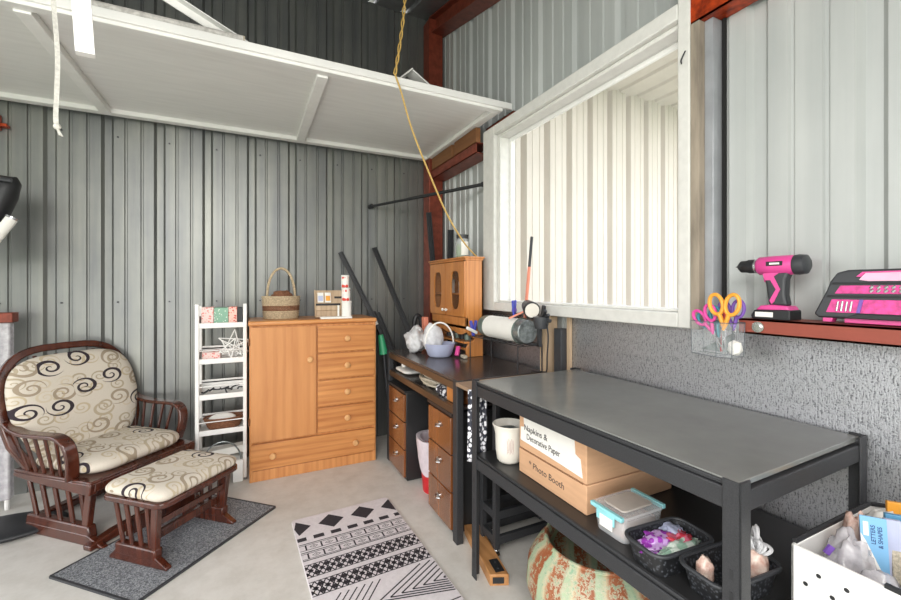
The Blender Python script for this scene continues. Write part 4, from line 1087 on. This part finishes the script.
for x, sx in ((BX0, 1), (BX1, -1)):
    for y, sy in ((BY0, 1), (BY1, -1)):
        b = B(); xa, xb = sorted((x-sx*.004, x+sx*.036)); ya, yb = sorted((y-sy*.004, y+sy*.001))
        b.box(xa, xb, ya, yb, 0, BZ+.006)
        xa, xb = sorted((x-sx*.004, x-sx*.0)); ya, yb = sorted((y-sy*.004, y+sy*.036)); b.box(xa, xb, ya, yb, 0, BZ+.006)
        o = b.done('corner_post', M['black_metal'], bn, world=True, bevel=.0015)
        b = B()
        for k in range(14):
            z = .05+k*.05
            if abs(z-.545) < .06: continue
            b.box(min(x-sx*.0045, x-sx*.004), max(x-sx*.0045, x-sx*.004), min(y+sy*.012, y+sy*.020), max(y+sy*.012, y+sy*.020), z, z+.022)
        b.done('slot_pattern', M['black_plastic'], o, world=True)
bn.rotation_euler.z = math.radians(1.5)
# low foot rails seen under the bench
b = B(); b.box(1.20, 1.56, 1.58, 1.60, .10, .15); b.done('foot_rail', M['black_metal'], bn, world=True, bevel=.002) if False else b.bm.free()

# on the bench shelf
SZ = .577
t = thing('cream_crock', 'cream ceramic pot with flared rim on the shelf under the workbench', 'pot', (1.045, 1.55, SZ))
B().lathe([(.001, 0), (.046, 0), (.054, .01), (.060, .05), (.062, .12), (.069, .152), (.075, .163), (.072, .167), (.063, .155), (.056, .12), (.054, .02), (.001, .015)], n=36).done('crock_body', M['ceramic'], t, smooth=60)
# faint drawn leaf on the crock
b = B()
for k in range(5):
    a = -2.3+.10*k; b.tube([(.0625*math.cos(a+.05*math.sin(j)), .0625*math.sin(a+.05*math.sin(j)), .05+.02*j+.006*(k % 2)) for j in range(4)], .0009, 5)
b.done('flower_motif', mat('pale_pink_print', '#c9a9a6', .6), t)
t = thing('stored_cloth', 'dark cloth stuffed in the top of the cream pot', 'cloth', (1.045, 1.55, SZ+.13))
B().blob((0, 0, 0), .048, .048, .02, .2, 6, 3, 2).done('cloth', M['galv'], t)
bx0, bx1, by0, by1 = 1.025, 1.46, 1.055, 1.445
t1 = thing('cardboard_box', 'brown cardboard box hand lettered on its side, under the taped box', 'box', (1.25, 1.28, SZ))
B().box(bx0, bx1, by0, by1, SZ, SZ+.10).done('carton', M['cardboard'], t1, world=True, bevel=.003)
B().box(bx0-.0012, bx0, by0+.015, by1-.005, SZ+.099, SZ+.101).done('flap_line', M['brown_gloss'], t1, world=True)
t2 = thing('cardboard_box', 'brown cardboard box with a torn white paper label, topmost on the bench shelf', 'box', (1.25, 1.28, SZ+.101))
B().box(bx0+.002, bx1, by0+.002, by1, SZ+.102, SZ+.24).done('carton', M['cardboard'], t2, world=True, bevel=.003)
lab = [(by1-.01, SZ+.135), (by1-.012, SZ+.19), (by1-.035, SZ+.195), (by1-.03, SZ+.24), (by0+.06, SZ+.24), (by0+.055, SZ+.19), (by0+.03, SZ+.18), (by0+.02, SZ+.118), (by0+.12, SZ+.124), (by0+.25, SZ+.130)]
B().prism([(bx0+.002, y, z) for y, z in lab], (-.0012, 0, 0)).done('paper_label', M['paper'], t2, world=True, smooth=0)
def TM(y, z, x=bx0-.0002): return frameM((x, y, z), (0, -1, .0), (0, 0, 1))
text('Napkins &', M['ink'], .034, TM(1.335, SZ+.194), t2, 'lettering', .0003, sx=1.05)
text('Decorative Paper', M['ink'], .034, TM(1.29, SZ+.160), t2, 'lettering', .0003, sx=.85)
text('* Photo Booth', M['ink'], .034, frameM((bx0-.0003, 1.27, SZ+.052), (0, -1, -.03), (0, 0, 1)), t1, 'lettering', .0003, sx=1.05)
# snap lid container
cc = thing('snap_lid_container', 'clear plastic food container with teal clips on the bench shelf', 'container', (1.09, .942, SZ))
ol = rrect(.185, .135, .022); 
b = B(); Mx = frameM((1.09, .942, SZ), (1, .0, 0), (0, 1, 0))
def taper(b, ol, z0, z1, s0, s1, Mx, t=.003, base=True):
    def R(s, z, d=0): return [b.bm.verts.new(Mx @ Vector((x*s-(d*x/abs(x) if x else 0), y*s-(d*y/abs(y) if y else 0), z))) for x, y in ol]
    rs = [R(s0, z0), R(s1, z1), R(s1, z1, t), R(s0, z0+t, t)]
    b.skin(rs, False); b._f(list(reversed(rs[0]))); b._f(rs[-1])
taper(b, ol, 0, .072, .86, .97, Mx); b.done('tub', M['clear_plastic'], cc, world=True)
B().prism([Mx @ Vector((x, y, .073)) for x, y in ol], (0, 0, .010)).done('lid', M['clear_plastic'], cc, world=True, bevel=.003)
b = B(); b.prism([Mx @ Vector((x*.72, y*.66, .083)) for x, y in ol], (0, 0, .006)); b.done('lid_panel', mat('milky_lid', '#cfc6bd', .3, alpha=.75), cc, world=True, bevel=.003)
for s_ in (-1, 1):
    b = B(); b.box(.092*s_-.007, .092*s_+.007, -.062, .062, .072, .0855, Mx); b.box(.097*s_-.003, .097*s_+.003, -.035, .035, .045, .08, Mx); b.done('clip', M['teal_plastic'], cc, world=True, bevel=.002)
B().box(-.1012, -.1002, -.03, .02, .03, .066, Mx).done('paper_tag', M['paper'], cc, world=True)
B().box(1.09-.07, 1.09+.07, .942-.048, .942+.048, SZ+.005, SZ+.05).done('stored_cards', M['candy'], origin=(1.09, .942, SZ+.005), tagd=('peach and white papers inside the clear snap lid container', 'papers'), bevel=.003)
def pbasket(cx, cy, lx, ly, h, rot, lab):
    t = thing('plastic_basket', lab, 'basket', (cx, cy, SZ), rot)
    b = B(); taper(b, rrect(lx, ly, .03), 0, h, .84, 1, Matrix(), .005); b.done('basket_body', M['mesh_black'], t)
    b = B(); rs = []
    b.tube([(x, y, h) for x, y in rrect(lx+.006, ly+.006, .033)], .0055, 8, closed=True); b.done('rim', M['charcoal'], t)
    return t
pbasket(1.072, .785, .215, .125, .065, math.radians(-4), 'small black woven plastic basket filled with colourful packets on the bench shelf')
pbasket(1.11, .64, .225, .122, .065, math.radians(-4), 'nearer black woven plastic basket with clear wrapped favours on the bench shelf')
pk = [(1.045, .80, 'poly_purple', .07, .036, 'shiny purple packet on top in the farther black basket'), (1.10, .775, 'poly_red', .055, .036, 'red packet in the middle of the farther black basket'), (1.07, .752, 'poly_green', .085, .022, 'pale green packet at the front of the farther black basket'), (1.125, .81, 'lavender', .04, .03, 'pale lavender packet at the back of the farther black basket')]
for x, y, m, a, c, l in pk:
    b = B(); b.blob((x, y, SZ+.046), a*.85, c, .020, .45, 6, 4, x*50); b.done('packet', M[m], origin=(x, y, SZ+.03), smooth=80, tagd=(l, 'packet'))
t = thing('wrapped_favour', 'clear cellophane bundle with frilly top in the nearer black basket', 'favour', (1.185, .62, SZ+.01))
b = B(); b.blob((1.185, .622, SZ+.052), .030, .030, .045, .2, 6, 3, 3); b.done('bundle', M['candy'], t, world=True, smooth=80)
b = B()
rr = random.Random(11)
for k in range(16):
    a = rr.uniform(0, 2*PI); e_ = rr.uniform(.2, 1.3); L = rr.uniform(.03, .055); d_ = Vector((math.cos(a)*math.cos(e_), math.sin(a)*math.cos(e_), math.sin(e_)))
    o_ = Vector((1.185, .622, SZ+.094)); sd = d_.orthogonal().normalized()*.012
    b.tube(cat([o_, o_+d_*L*.6+sd, o_+d_*L, o_+d_*L*.6-sd, o_]), .0030, 6, flat=1.6)
b.done('frilly_top', M['bagplastic'], t, world=True)
t = thing('wrapped_favour', 'small peach wrapped bundle left of the post in the nearer black basket', 'favour', (1.04, .66, SZ+.01))
B().blob((1.04, .66, SZ+.05), .02, .02, .04, .2, 6, 3, 6).done('bundle', M['candy'], t, world=True, smooth=80)

# pot under the bench
t = thing('patina_pot', 'large round pot with green and copper stripes on the floor under the workbench', 'pot', (1.235, 1.215, 0))
B().lathe([(.001, 0), (.14, 0), (.17, .012), (.245, .09), (.275, .17), (.268, .25), (.235, .31), (.205, .335), (.198, .35), (.19, .352), (.183, .335), (.20, .30), (.24, .22), (.24, .15), (.20, .08), (.12, .02), (.001, .02)], n=56).done('pot_body', M['pot'], t, smooth=60)
b = B(); b.tube([(.196*math.cos(2*PI*i/56), .196*math.sin(2*PI*i/56), .351) for i in range(56)], .008, 8, closed=True); b.done('rim', M['pot'], t)

# ------------------------------------------------------------------ BIN right of the bench
BXA, BXB, BYA, BYB, BT = 1.135, 1.555, .10, .518, .755
pb = thing('perforated_bin', 'tall white perforated storage bin at the right edge beside the workbench', 'bin', (1.34, .31, 0))
b = B(); th = .008
b.box(BXA, BXA+th, BYA, BYB, 0, BT); b.box(BXB-th, BXB, BYA, BYB, 0, BT); b.box(BXA, BXB, BYA, BYA+th, 0, BT); b.box(BXA, BXB, BYB-th, BYB, 0, BT); b.box(BXA, BXB, BYA, BYB, 0, th); b.box(BXA+.006, BXB-.006, BYA+.006, BYB-.006, .55, .56)
b.done('bin_wall', M['white'], pb, world=True, bevel=.003)
b = B()
for r in range(9):
    for k in range(9):
        y = BYA+.03+.048*k+(.024 if r % 2 else 0); z = BT-.045-.032*r*1.0
        if y < BYB-.02: b.cyl((BXA-.0006, y, z), (BXA+.0005, y, z), .0048, n=10)
b.done('perforation', M['black_plastic'], pb, world=True)
b = B(); b.tube([(BXA+.01, BYB-.003, BT+.004), (BXB-.03, BYB-.003, BT+.004), (BXB-.003, BYB-.03, BT+.004), (BXB-.003, BYA, BT+.004)], .006, 8); b.done('black_rim', M['black_plastic'], pb, world=True)
b = B(); b.bar((BXA+.003, BYA+.04, BT+.003), (BXA+.003, BYA+.26, BT+.003), .010, .008); b.done('black_rim', M['black_plastic'], pb, world=True)
fl = .561
b = B(); b.blob((1.245, .455, .68), .055, .042, .10, .25, 6, 4, 1); b.done('clear_bag', M['clearbag'], origin=(1.245, .455, fl), smooth=80, tagd=('crumpled clear bag of pinkish pieces in the perforated bin', 'bag'))
b = B(); b.blob((1.35, .475, .69), .05, .03, .10, .3, 6, 4, 7); b.done('candy_bag', M['candy'], origin=(1.35, .475, fl), smooth=80, tagd=('peach coloured bag at the back of the perforated bin', 'bag'))
b = B(); b.blob((1.20, .385, .655), .05, .045, .085, .25, 6, 4, 5); b.done('clear_bag', M['clearbag'], origin=(1.20, .385, fl), smooth=80, tagd=('clear plastic bag at the front of the perforated bin', 'bag'))
b = B(); b.blob((1.45, .46, .69), .045, .04, .09, .2, 7, 4, 12); b.done('white_pack', M['paper'], origin=(1.45, .46, fl), smooth=80, tagd=('white ribbed pack at the back of the perforated bin', 'pack'))
b = B(); b.bar((1.19, .475, .74), (1.20, .468, .758), .006, .012); b.done('magenta_tab', M['purple_handle'], origin=(1.19, .47, .73), tagd=('small purple tab poking from the clear bag', 'tab'))
cd = thing('stencil_card', 'blue and white packet lettered LETTERS & SHAPES in the perforated bin', 'card', (1.29, .435, .69))
# card facing the camera: built upright
cn = Vector((1.285, .425, .762)); rgt = Vector((.60, -.80, 0)).normalized(); upv = Vector((.12, .09, 1)).normalized()
Mc = frameM(cn, rgt, upv)
B().box(-.023, .023, -.078, .060, -.002, .002, Mc).done('card_back', mat('sky_blue_card', '#7fb4dc', .35, var=.02), cd, world=True)
b = B(); b.prism([Mc @ Vector(p) for p in ((-.023, -.078, .0022), (.019, -.078, .0022), (.008, -.05, .0022), (-.014, .005, .0022), (-.023, .022, .0022))], Mc.to_3x3() @ Vector((0, 0, .0006))); b.done('white_corner', M['paper'], cd, world=True, smooth=0)
b = B(); b.box(-.018, -.009, .018, .048, .0022, .0028, Mc); b.done('white_patch', M['paper'], cd, world=True)
b = B(); b.cyl(Mc @ Vector((-.012, -.045, .003)), Mc @ Vector((-.012, -.045, .0045)), .0045, n=12); b.done('round_hole', M['brown_gloss'], cd, world=True)
inkb = mat('navy_ink', '#2f4f86', .5)
text('LETTERS', inkb, .011, Mc @ Matrix.Translation((-.001, .022, .0022)) @ Matrix.Rotation(PI/2, 4, 'Z'), cd, 'lettering', .0003, bold=.0002)
text('& SHAPES', inkb, .011, Mc @ Matrix.Translation((.011, .018, .0022)) @ Matrix.Rotation(PI/2, 4, 'Z'), cd, 'lettering', .0003, bold=.0002)
def slab(c, r_, w, h, t_, m, nm, lab, catg, tilt=.1):
    Mx = frameM(c, r_, (0, tilt, 1)); o = B().box(-w/2, w/2, -h/2, h/2, -t_/2, t_/2, Mx).done(nm, m, origin=c, tagd=(lab, catg), bevel=.0015); return o
slab((1.335, .385, .745), (.62, -.78, 0), .06, .13, .014, M['rope'], 'beige_packet', 'beige torn packet right of the blue card in the bin', 'packet', .2)
slab((1.318, .405, .755), (.62, -.78, 0), .03, .13, .010, M['lavender'], 'lavender_packet', 'thin lavender packet behind the beige one in the bin', 'packet', .1)
slab((1.40, .395, .765), (.62, -.78, 0), .10, .09, .012, mat('blue_pack', '#5f9cc4', .4), 'blue_packet', 'blue packet at the right edge of the perforated bin', 'packet', .1)
slab((1.49, .43, .775), (.62, -.78, 0), .08, .06, .012, M['orange_handle'], 'orange_packet', 'orange packet at the back right of the perforated bin', 'packet', .1)
b = B(); b.box(-.17, .17, -.09, .09, -.004, .004, frameM((1.32, .27, .70), (1, 0, .1), (0, .8, .40))); b.done('white_divider', M['paper'], origin=(1.32, .27, .7), tagd=('sloping white panel in the near half of the perforated bin', 'panel'))

# ------------------------------------------------------------------ RIGHT LEDGE
# scissors cup
cp = thing('clear_cup', 'clear angular plastic holder hung at the end of the red ledge', 'holder', (1.46, .87, 1.13))
Mx = frameM((1.455, .885, 1.115), (0, -1, 0), (0, 0, 1))
b = B()
ol0 = [(-.072, -.028), (.028, -.045), (.072, -.03), (.072, .04), (-.072, .04)]
def P3(x, y, z): return (1.455+y, .885-x, z)
r0 = [b.bm.verts.new(P3(x*.95, y*.95, 1.118)) for x, y in ol0]; r1 = [b.bm.verts.new(P3(x, y, 1.232)) for x, y in ol0]
r2 = [b.bm.verts.new(P3(x*.965, y*.93, 1.232)) for x, y in ol0]; r3 = [b.bm.verts.new(P3(x*.92, y*.9, 1.122)) for x, y in ol0]
b.skin([r0, r1, r2, r3], False); b._f(list(reversed(r0))); b._f(r3)
b.done('cup_shell', M['cup_plastic'], cp, world=True, smooth=0)
b = B(); b.tube([P3(x, y, 1.233) for x, y in ol0], .0016, 6, closed=True); b.tube([P3(x*.95, y*.95, 1.118) for x, y in ol0], .0014, 6, closed=True)
for x, y in ol0: b.tube([P3(x*.95, y*.95, 1.118), P3(x, y, 1.233)], .0013, 6)
b.done('edge_line', mat('edge_grey', '#63686e', .3), cp, world=True)
def scissors(c, rgt, up, m, s, lab, blade=True, w=1.0):
    t = thing('scissors', lab, 'scissors', c)
    Mx = frameM(c, rgt, up)
    for k in (-1, 1):
        b = B(); pts = []
        for i in range(24):
            a = 2*PI*i/24; x = .019*math.cos(a)*w; y = .030*math.sin(a)
            r_ = math.radians(-12*k); X = x*math.cos(r_)-y*math.sin(r_)+k*.024*w; Y = x*math.sin(r_)+y*math.cos(r_)+.045
            pts.append(Mx @ Vector((X*s, Y*s, k*.002)))
        b.tube(pts, .0058*s, 8, closed=True)
        b.tube([Mx @ Vector((k*.015*s*w, .018*s, k*.002)), Mx @ Vector((k*.005*s, -.012*s, k*.002)), Mx @ Vector((-k*.002*s, -.03*s, k*.002))], [.0065*s, .0065*s, .004*s], 8)
        h_ = b.done('grip', m, t, world=True)
        b = B(); b.prism([Mx @ Vector(p) for p in ((-k*.006*s, -.02*s, k*.001), (k*.006*s, -.02*s, k*.001), (-k*.006*s, -.10*s, k*.001))], Mx.to_3x3() @ Vector((0, 0, .0015))); b.done('blade', M['silver'], t, world=True, smooth=0)
scissors((1.442, .850, 1.242), (0, -1, 0), (0, .05, 1), M['orange_handle'], 1.15, 'orange handled scissors standing tallest in the clear holder')
scissors((1.455, .905, 1.215), (0, -.8, .4), (0, .45, 1), M['magenta_handle'], .95, 'magenta handled scissors leaning left in the clear holder')
scissors((1.47, .895, 1.205), (0, -.8, .4), (0, .35, 1), M['teal_handle'], .98, 'teal handled scissors leaning left behind the magenta pair')
scissors((1.475, .84, 1.235), (0, -.9, .1), (0, -.05, 1), M['purple_handle'], .95, 'purple handled scissors behind the orange pair')
b = B(); b.bar((1.47, .875, 1.13), (1.475, .865, 1.285), .016, .010); b.done('red_knife', M['red_plastic'], origin=(1.47, .875, 1.13), bevel=.003, tagd=('red utility knife seen through the orange scissor ring', 'knife'))
b = B(); b.prism([P3(-.06, .01, 1.13), P3(.055, .01, 1.13), P3(.055, .01, 1.20)], (.003, 0, 0)); b.done('grey_square', M['galv'], origin=(1.46, .88, 1.125), smooth=0, tagd=('grey triangular blade lying in the bottom of the clear holder', 'blade'))
b = B(); b.blob((1.462, .826, 1.148), .020, .020, .025, .2, 6, 3, 4); b.done('white_ball', M['paper'], origin=(1.462, .826, 1.123), tagd=('crumpled white paper in the corner of the clear holder', 'paper'))

# drill: profile in the (−y, z) plane, thickness along x
dz0 = 1.2475
dr = thing('cordless_drill', 'hot pink and black cordless drill standing on the red steel ledge', 'drill', (1.555, .745, dz0))
DXc = 1.545
def DP(x, z): return (DXc, .742-x, dz0+z)          # x grows to the right (towards -y)
def dprism(pts, t_, m, nm, bev=.004, xc=0, par=dr):
    b = B(); b.prism([Vector(DP(x, z))+Vector((-t_/2+xc, 0, 0)) for x, z in pts], (t_, 0, 0)); return b.done(nm, m, par, world=True, bevel=bev, seg=3)
dprism([(-.058, .0), (-.062, .012), (-.052, .03), (.045, .034), (.05, .03), (.05, .0)], .07, M['black_plastic'], 'battery')
dprism([(-.050, .030), (-.035, .045), (-.01, .048), (.0, .048), (.04, .045), (.048, .030)], .062, M['pink'], 'foot')
b = B(); b.box(DXc-.0362, DXc-.0352, -.0+.738, .738+.052, dz0+.008, dz0+.024); b.done('battery_label', M['paper'], dr, world=True)
dprism([(-.018, .045), (.035, .045), (.028, .08), (.030, .13), (.045, .165), (-.04, .165), (-.028, .12)], .036, M['charcoal'], 'grip', .008)
b = B(); b.prism([Vector(DP(x, z))+Vector((-.0195, 0, 0)) for x, z in ((-.028, .128), (-.012, .128), (.004, .098), (-.014, .062), (-.008, .050), (-.001, .058), (.016, .098), (-.002, .140), (.018, .155), (-.034, .150))], (.0015, 0, 0)); b.done('pink_chevron', M['pink'], dr, world=True, smooth=0)
b = B(); b.prism([Vector(DP(x, z))+Vector((-.009, 0, 0)) for x, z in ((-.040, .150), (-.030, .150), (-.024, .118), (-.036, .122))], (.018, 0, 0)); b.done('trigger', M['pink'], dr, world=True, bevel=.003)
b = B(); ctr = lambda x, z=.176: Vector(DP(x, z))
b.tube([ctr(-.055), ctr(-.050), ctr(-.01), ctr(.04), ctr(.055)], [.024, .030, .0315, .0315, .029], 28); b.done('motor_housing', M['pink'], dr, world=True, smooth=50)
b = B(); b.tube([ctr(.05), ctr(.060), ctr(.078), ctr(.084)], [.031, .0325, .030, .020], 28); b.done('rear_cap', M['charcoal'], dr, world=True, smooth=50)
b = B(); b.tube([ctr(-.056), ctr(-.062)], .024, 24); b.done('clutch_ring', M['silver'], dr, world=True)
b = B(); b.tube([ctr(-.062), ctr(-.085), ctr(-.088), ctr(-.108), ctr(-.118)], [.0235, .0235, .021, .020, .010], 24); b.done('chuck', M['black_plastic'], dr, world=True, smooth=40)
b = B(); b.tube([ctr(-.118), ctr(-.128)], [.0025, .0018], 8); b.done('drill_bit', M['silver'], dr, world=True)
b = B(); b.box(DXc-.0325, DXc-.0305, .742-.028, .742+.018, dz0+.174, dz0+.188); b.done('dark_badge', M['black_plastic'], dr, world=True)
b = B(); b.box(DXc-.0333, DXc-.0325, .742-.020, .742+.008, dz0+.178, dz0+.184); b.done('badge_mark', M['paper'], dr, world=True)

# bit case, leaning back on the sheet
cs = thing('bit_case', 'black hard case with pink lining full of bits on the red ledge', 'case', (1.565, .45, dz0))
CY = .64; tl = Vector((.10, 0, 1)).normalized()
Mk = frameM((1.545, CY, dz0+.002), (0, -1, 0), tl)      # local x right, y up, z towards the room
W = .42
def K(nm, pts, z0, z1, m, bev=.003, p=cs):
    b = B(); b.prism([Mk @ Vector((x, y, z0)) for x, y in pts], Mk.to_3x3() @ Vector((0, 0, z1-z0))); return b.done(nm, m, p, world=True, bevel=bev)
body = [(.0, .022), (.012, .012), (W-.012, .012), (W, .022), (W-.03, .10), (W-.035, .12), (W-.06, .148), (W-.09, .152), (.075, .152), (.05, .145), (.035, .12), (.028, .095)]
K('case_shell', body, -.022, .018, M['charcoal'], .005)
K('base_strip', [(.02, 0), (.04, 0), (.045, .016), (.02, .016)], -.015, .012, M['pink'], .001)
K('base_strip', [(.07, 0), (.22, 0), (.22, .016), (.07, .016)], -.015, .012, M['pink'], .001)
K('base_strip', [(.25, 0), (.40, 0), (.40, .016), (.25, .016)], -.015, .012, M['pink'], .001)
K('carry_handle', [(.10, .122), (.108, .135), (.115, .143), (.30, .143), (.31, .135), (.30, .122), (.28, .118), (.12, .118)], .0185, .021, mat('pale_grip', '#e7b6cf', .4), .001)
K('handle_edge', [(.095, .131), (.108, .144), (.31, .147), (.31, .143), (.113, .141), (.104, .130)], .0185, .024, M['pink'], .0005)
K('bit_window', [(.048, .083), (.060, .106), (.36, .106), (.372, .083)], .0185, .020, M['pink_clear'], .0005)
K('bit_window', [(.03, .028), (.042, .066), (.378, .066), (.39, .028)], .0185, .020, M['pink_clear'], .0005)
b = B()
for r_ in range(2):
    for k in range(11):
        x = .125+.0145*k; y = .088+.010*r_
        b.cyl(Mk @ Vector((x, y, .0205)), Mk @ Vector((x+.006, y+.006, .0215)), .0038, n=6)
b.done('driver_bit', M['silver'], cs, world=True)
b = B()
for k in range(4): b.cyl(Mk @ Vector((.055+.010*k, .032, .022)), Mk @ Vector((.058+.010*k, .060, .022)), .0025+.0006*(k % 2), n=8)
b.done('long_bit', M['silver'], cs, world=True)
K('divider', [(.098, .028), (.106, .028), (.112, .066), (.104, .066)], .0195, .023, M['purple_handle'], .0005)
K('latch_bar', [(.07, .012), (.10, .026), (.24, .026), (.27, .012)], .0185, .024, M['black_plastic'], .002)
K('ridge', [(.03, .072), (W-.03, .072), (W-.032, .078), (.032, .078)], .0185, .021, M['black_plastic'], .001)
K('ridge', [(.04, .110), (W-.04, .110), (W-.042, .115), (.043, .115)], .0185, .021, M['black_plastic'], .001)

# ------------------------------------------------------------------ LIGHT + CAMERA
w = bpy.data.worlds.new('World'); S.world = w; w.use_nodes = True
nt = w.node_tree; bg = nt.nodes['Background']
tc = nt.nodes.new('ShaderNodeTexCoord'); sp = nt.nodes.new('ShaderNodeSeparateXYZ'); nt.links.new(tc.outputs['Generated'], sp.inputs[0])
rp = nt.nodes.new('ShaderNodeValToRGB'); e = rp.color_ramp.elements
mr = nt.nodes.new('ShaderNodeMath'); mr.operation = 'MULTIPLY_ADD'; mr.inputs[1].default_value = .5; mr.inputs[2].default_value = .5
nt.links.new(sp.outputs[2], mr.inputs[0]); nt.links.new(mr.outputs[0], rp.inputs[0])
e[0].position = .49; e[0].color = lin('#8d9080'); e[1].position = .53; e[1].color = lin('#f1f0ee')
x = rp.color_ramp.elements.new(1.0); x.color = lin('#dbe2ee')
nt.links.new(rp.outputs[0], bg.inputs[0]); bg.inputs[1].default_value = 2.9
# unseen area lights added behind the camera to fill the room evenly
def lamp(nm, loc, size, e_, tgt=None):
    l = bpy.data.lights.new(nm, 'AREA'); l.shape = 'RECTANGLE'; l.size = size[0]; l.size_y = size[1]; l.energy = e_; l.color = (1, .975, .94)
    o = bpy.data.objects.new(nm, l); COL.objects.link(o); o.location = loc
    if tgt: o.rotation_euler = (Vector(tgt)-Vector(loc)).to_track_quat('-Z', 'Y').to_euler()
lamp('fill_low', (-1.3, -.9, .7), (.9, .9), 22, (-.6, 1.6, 2.6))  # added fill aimed upward, brightens the loft underside and upper wall
lamp('fill_high', (-.6, -.6, 2.45), (1.8, 1.0), 60, (.3, 2.2, .6))  # added overhead fill, stands for no real fixture
cam = bpy.data.cameras.new('camera'); co = bpy.data.objects.new('camera', cam); COL.objects.link(co)
co.location = (0, 0, 1.35); co.rotation_euler = (PI/2, 0, -math.radians(25.9))
cam.sensor_width = 36; cam.lens = 412*36/901; cam.shift_y = -12/901; cam.clip_start = .01
S.camera = co
GR = {'file_cabinet': 'file cabinets under the dark desk', 'black_shelf_post': 'black steel posts leaning by the back wall', 'black_foam_post': 'black foam posts behind the small cabinet',
      'spring_clip': 'blue spring clips at the bucket', 'scissors': 'scissors in the clear holder', 'label_tin': 'tins stacked on the chest', 'gift_box': 'printed boxes on the white rack',
      'wire_star': 'white wire stars on the rack', 'plastic_basket': 'black woven baskets on the bench shelf', 'cardboard_box': 'cardboard boxes stacked on the bench shelf',
      'paint_pot': 'little pots on the open shelf of the small cabinet', 'bottle': 'bottles behind the glass doors', 'packet': 'packets in the farther black basket',
      'clear_bag': 'clear bags in the perforated bin', 'wrapped_favour': 'wrapped favours in the nearer black basket', 'craft_packet': 'packets on the slanted organiser', 'wrapping_roll': 'wrap rolls at the left edge'}
for o in list(S.objects):
    k = o.name.split('.')[0]
    if not o.parent and k in GR: o['group'] = GR[k]
S.view_settings.view_transform = 'Standard'; S.view_settings.look = 'None'; S.view_settings.exposure = .45; S.view_settings.gamma = 1
